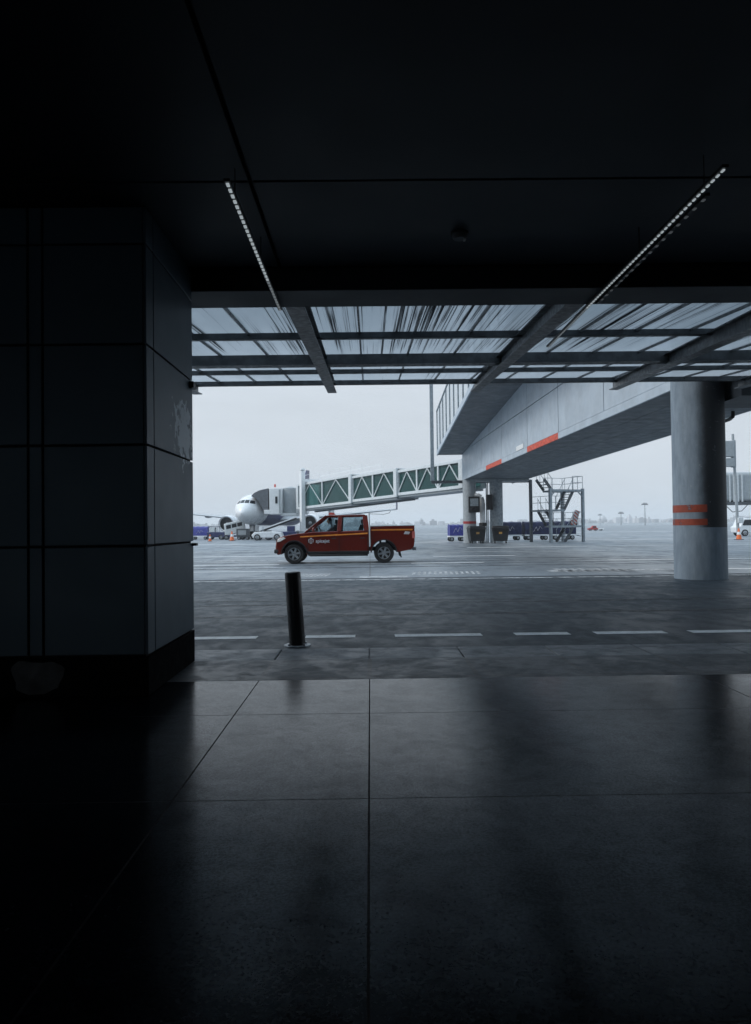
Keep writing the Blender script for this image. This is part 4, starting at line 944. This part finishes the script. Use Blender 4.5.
# low white tow tractor before the nose gear
q = W3(268, 84.5); tt = thing('tow_tractor', 'low white tow tractor with pipes parked under the aircraft nose', 'tow tractor', q)
m_ = MB(); m_.prism([(-1.6, .3), (-1.75, .62), (-1.4, .95), (.3, 1.0), (1.6, .88), (1.75, .4), (1.6, .3)], -.8, .8); m_.build('body', 'white', tt, bevel=.06)
MB().box(-.4, .35, -.62, .62, .98, 1.12).build('seat', 'plastic', tt, bevel=.04); m_ = MB(); m_.path([(-.55, -.6, .97), (-.55, -.6, 1.5), (-.55, .6, 1.5), (-.55, .6, .97)], .03); m_.build('roll_hoop', 'steel2', tt)
for x in (-1.1, 1.1):
    for y in (-.75, .75): wheel(tt, x, y, .36, .2)
# covered boarding ramp in front of the left engine
q = W3(235, 93); cr = thing('covered_ramp', 'white covered boarding ramp with dark windows in front of the left engine', 'boarding ramp', q, R(4))
sl = R(13)
m_ = MB(); m_.prism([(-1.25, -.75), (1.25, -.75), (1.25, .75), (-1.25, .75)], -.6, .6, lambda x, y, z: (x*math.cos(sl)-z*.1, y, 1.5+x*math.sin(sl)+z)); m_.build('enclosure', 'offwhite', cr, bevel=.08)
for x0 in (-1.0, -.3, .4): MB().prism([(x0, .02), (x0+.6, .02), (x0+.6, .48), (x0, .48)], -.615, -.59, lambda x, y, z: (x*math.cos(sl)-z*.1, y, 1.5+x*math.sin(sl)+z)).build('window', 'darkglass', cr, smooth=False)
m_ = MB(); m_.box(-1.5, 1.4, -.62, .62, .35, .55); m_.bar((-.8, 0, .5), (-.9, 0, 1.0), .1, .6); m_.bar((.9, 0, .5), (.95, 0, 1.35), .1, .6); m_.build('chassis', 'navy', cr, bevel=.03)
for x in (-1.0, 1.0):
    for y in (-.55, .55): wheel(cr, x, y, .3, .18)
# baggage tug between carts and ramp
q = W3(216.5, 95); bt = thing('baggage_tug', 'small navy baggage tug with a white cab panel beside the left engine', 'tug', q)
MB().box(-1.1, 1.1, -.6, .6, .3, .95).build('body', 'navy', bt, bevel=.06); MB().box(-.8, -.1, -.61, .6, .96, 1.55).build('cab', 'offwhite', bt, bevel=.05)
m_ = MB(); m_.box(-.85, .35, -.62, .62, 1.62, 1.68); m_.tube((.3, -.55, .95), (.3, -.55, 1.62), .03); m_.tube((.3, .55, .95), (.3, .55, 1.62), .03); m_.build('roof', 'navy', bt)
for x in (-.7, .7):
    for y in (-.55, .55): wheel(bt, x, y, .32, .2)
# ground power unit beneath the fuselage, dark
q = W3(244.5, 92); gp = thing('power_unit', 'dark ground power unit on small wheels left of the nose wheel', 'power unit', q)
MB().box(-.9, .6, -.6, .6, .35, 1.35).build('housing', 'steel', gp, bevel=.05)
m_ = MB(); m_.box(-.7, .3, -.615, -.601, .6, 1.15); m_.build('grille', 'grey', gp)
for x in (-.6, .4):
    for y in (-.5, .5): wheel(gp, x, y, .22, .14)
def cone(label, p, k=1):
    t = thing('traffic_cone', label, 'traffic cone', p)
    MB().lathe([(.17*k, .03*k), (.04*k, .72*k), (0, .73*k)], n=16).build('cone', 'cone', t); MB().box(-.22*k, .22*k, -.22*k, .22*k, 0, .03*k).build('base', 'rubber', t)
    MB().lathe([(.125*k, .32*k), (.09*k, .5*k)], n=16).build('band', 'white', t)
cone('orange traffic cone in front of the left aircraft engine', W3(232, 84), 1.5)
cone('orange traffic cone by the far left baggage cart', W3(210, 82), 1.05)

# ================================================================== RIGHT SIDE BEHIND THE COLUMN
q = W3(738.5, 60); sp = thing('sign_pole', 'grey pole with two boxes at its top beside the round column', 'pole', q)
zt = at(738, 434, 60).z
m_ = MB(); m_.tube((0, 0, .0), (-.28, 0, zt), .12, .1); m_.build('pole', 'grey', sp)
za, zb = at(731, 457, 60).z, at(731, 441, 60).z
MB().box(-1.2, -.3, -.25, .25, za, zb).build('display_box', 'grey', sp, bevel=.04)
MB().box(-1.1, -.28, -.22, .22, za-.8, za-.1).build('lower_box', 'grey', sp, bevel=.04)
MB().box(-.13-.22, -.1, -.12, .3, zt-2.7, zt-.5).build('bracket', 'grey', sp, bevel=.02)
MB().box(-.1, .3, -.3, 0, 1.3, 1.75).build('junction_box', 'offwhite', sp, bevel=.03)
cone('red orange cone guard at the foot of the grey pole', W3(739, 59.2), 1.25)
J2 = W3(752, 82); sj = thing('second_boarding_bridge', 'grey boarding bridge tunnel partly seen at the right edge', 'boarding bridge', J2)
a, b2 = at(728, 505, 82), at(728, 473, 82)
m_ = MB(J2); m_.box(a.x-1.3, a.x+9, 80.6, 83.4, a.z+.3, b2.z); m_.build('tunnel', 'grey', sj, bevel=.35, seg=4)
m_ = MB(J2); m_.box(a.x-1.2, a.x+9, 80.4, 83.6, a.z, a.z+.29); m_.build('floor_beam', 'steel', sj)
m_ = MB(J2)
for k in range(5): m_.box(a.x-1.0+k*.45, a.x-.85+k*.45, 80.5, 80.59, a.z+.3, b2.z-.2)
m_.build('curtain_ribs', 'offwhite', sj)
m_ = MB(J2); m_.tube((a.x+6, 82, 0), (a.x+6, 82, a.z), .5); m_.build('support', 'grey', sj)
m_ = MB(J2); m_.path([(a.x-1, 80.6, a.z), (a.x-.2, 80.6, a.z-.8), (a.x+.8, 80.6, a.z-.7), (a.x+1.5, 80.6, a.z)], .04); m_.build('hanging_cable', 'plastic', sj)
q = W3(752, 74); vv = thing('service_van', 'dark windowed white service van at the right edge beneath the second bridge', 'van', q)
m_ = MB(); m_.prism([(-1.7, .35), (-1.75, .9), (-1.5, 1.05), (-1.2, 1.75), (2.2, 1.8), (2.2, .35)], -.85, .85); m_.build('body', 'white', vv, bevel=.06)
m_ = MB(); m_.prism([(-1.35, 1.08), (-1.12, 1.62), (2.0, 1.66), (2.0, 1.08)], -.865, -.84); m_.build('window', 'darkglass', vv)
for x in (-1.1, 1.4):
    for y in (-.78, .78): wheel(vv, x, y, .34, .2)
# far red and white vehicle
q = W3(594.5, 160); rv = thing('red_service_truck', 'distant red and white service truck right of the stair tower', 'truck', q); rv.scale = (.42, .5, .36)
m_ = MB(); m_.prism([(-3.2, .5), (-3.2, 1.5), (-1.8, 1.6), (-.8, 2.9), (.6, 2.9), (1.0, 1.5), (1.6, 1.4), (1.6, .5)], -1.1, 1.1); m_.build('body', 'darkred', rv, bevel=.1)
m_ = MB(); m_.box(1.7, 4.6, -1.1, 1.1, .6, 1.4); m_.build('flatbed', 'white', rv, bevel=.05)
m_ = MB(); m_.box(-1.1, .4, -1.115, -1.09, 1.7, 2.5); m_.build('window', 'darkglass', rv)
for x in (-2.1, .6, 3.4):
    for y in (-1, 1): wheel(rv, x, y, .48, .3)

# ================================================================== FAR AWAY
def far_mast(px, d, h, label):
    t = thing('floodlight_mast', label, 'light mast', W3(px, d), group='floodlight masts across the airfield')
    MB().tube((0, 0, 0), (0, 0, h), .55, .3, 8).build('mast', 'mast', t)
    m_ = MB(); m_.box(-2.6, 2.6, -.6, .6, h-.5, h+.5); m_.box(-1.6, 1.6, -.5, .5, h+.7, h+1.3); m_.build('lamp_head', 'steel', t)
far_mast(645.5, 620, 17.5, 'tallest floodlight mast on the far side of the airfield')
far_mast(621.5, 700, 11.5, 'shorter floodlight mast left of the tallest one')
far_mast(600.5, 900, 12.5, 'faint lattice mast above the far red truck')
ct = MB(); rnd = random.Random(3)
for i in range(900):
    d = rnd.uniform(1150, 1900); px = rnd.uniform(-150, 900); x = (px-370)/745*d
    w = rnd.uniform(4, 15); h = rnd.choice((4, 4, 5, 6, 7, 8, 10, 13))*rnd.uniform(.7, 1.15)
    ct.box(x-w/2, x+w/2, d, d+rnd.uniform(8, 20), 0, h)
    if rnd.random() < .5: ct.box(x-w*.2, x+w*.15, d+2, d+7, h, h+rnd.uniform(1.5, 4))
    for k in range(int(h//3.2)): ct.box(x-w*.46, x+w*.46, d-.5, d-.01, k*3.2+1.1, k*3.2+1.5)
tag(ct.build('city_skyline', 'city', smooth=False), 'hazy low city skyline along the horizon', 'skyline', kind='stuff')
tl = MB()
for i in range(420):
    d = rnd.uniform(1000, 1120); px = rnd.uniform(-150, 900); x = (px-370)/745*d; r_ = rnd.uniform(.7, 1.6)
    pts = []; n = 7
    tl.lathe([(0, .1), (r_*.9, r_*.3), (r_*rnd.uniform(.8, 1.1), r_*.7), (r_*.6, r_*rnd.uniform(1.0, 1.3)), (0, r_*rnd.uniform(1.3, 1.6))], (x, d, 0), n=n)
tag(tl.build('treeline', 'trees'), 'low hazy line of trees in front of the city', 'treeline', kind='stuff')
fw = thing('perimeter_fence', 'low pale perimeter wall far across the airfield', 'fence', (0, 900, 0))
MB((0, 900, 0)).box(-900, 900, 899.8, 900.2, 0, 2.6).build('wall', 'offwhite', fw)

# ================================================================== AIR
hz, nt, out = newmat('haze_air')
pv_ = N(nt, 'ShaderNodeVolumePrincipled'); pv_.inputs['Color'].default_value = (.93, .95, .97, 1); pv_.inputs['Density'].default_value = .00045; pv_.inputs['Anisotropy'].default_value = .1
nt.links.new(pv_.outputs[0], out.inputs['Volume'])
MT['haze'] = hz
tag(MB().box(-1750, 1750, -60, 2950, -1.5, 45).build('haze', 'haze', smooth=False), 'pale overcast haze over the whole airfield', 'haze', kind='stuff')

# ================================================================== LIGHT
SUN_EL, SUN_AZ = R(42), R(-100)      # azimuth from +y, negative = left
w = bpy.data.worlds.new('World'); sc.world = w; w.use_nodes = True; nt = w.node_tree; nt.nodes.clear()
out = nt.nodes.new('ShaderNodeOutputWorld'); bg = nt.nodes.new('ShaderNodeBackground'); bg.inputs[1].default_value = .1
sky = nt.nodes.new('ShaderNodeTexSky'); sky.sky_type = 'NISHITA'; sky.sun_disc = False; sky.sun_elevation = SUN_EL; sky.sun_rotation = SUN_AZ; sky.dust_density = 4
hs = N(nt, 'ShaderNodeHueSaturation'); hs.inputs['Saturation'].default_value = .3; nt.links.new(sky.outputs[0], hs.inputs['Color'])
tc = N(nt, 'ShaderNodeTexCoord'); sx = N(nt, 'ShaderNodeSeparateXYZ'); nt.links.new(tc.outputs['Generated'], sx.inputs[0])
up = ramp(nt, sx.outputs[2], .12, .95)
cloud = mixc(nt, up, (6.5, 7.15, 7.85), (9.0, 11.8, 14.4))
for nd_ in nt.nodes:
    if nd_.type == 'MIX': nd_.clamp_result = False
mp = N(nt, 'ShaderNodeMapping'); mp.inputs['Scale'].default_value = (1, 1, 3.2); nt.links.new(tc.outputs['Generated'], mp.inputs[0])
cn_ = noise(nt, mp.outputs[0], 2.4, 6, .55, .3); k = ramp(nt, cn_, .3, .72, .94, 1.06)
vm = N(nt, 'ShaderNodeVectorMath', operation='SCALE'); nt.links.new(cloud, vm.inputs[0]); nt.links.new(k, vm.inputs['Scale'])
mx = N(nt, 'ShaderNodeMix', data_type='RGBA'); mx.inputs[0].default_value = .88
nt.links.new(hs.outputs[0], mx.inputs[6]); nt.links.new(vm.outputs[0], mx.inputs[7])
nt.links.new(mx.outputs[2], bg.inputs[0]); nt.links.new(bg.outputs[0], out.inputs[0])
sl_ = bpy.data.lights.new('sun', 'SUN'); sl_.energy = 1.5; sl_.angle = R(16); sl_.color = (1, .97, .93)
so = bpy.data.objects.new('sun', sl_); C.objects.link(so)
dirv = Vector((math.sin(SUN_AZ)*math.cos(SUN_EL), math.cos(SUN_AZ)*math.cos(SUN_EL), math.sin(SUN_EL)))
so.rotation_euler = dirv.to_track_quat('Z', 'Y').to_euler(); so.location = dirv*60

vs_ = sc.view_settings; vs_.view_transform = 'Standard'; vs_.look = 'None'; vs_.gamma = 1; vs_.exposure = .1; vs_.use_curve_mapping = False
sc.cycles.max_bounces = 8; sc.cycles.diffuse_bounces = 4; sc.cycles.glossy_bounces = 4; sc.cycles.transparent_max_bounces = 16; sc.cycles.transmission_bounces = 4; sc.cycles.volume_bounces = 1
sc.cycles.use_denoising = True; sc.cycles.use_adaptive_sampling = True; sc.cycles.adaptive_threshold = .01
sc.cycles.sample_clamp_indirect = 4
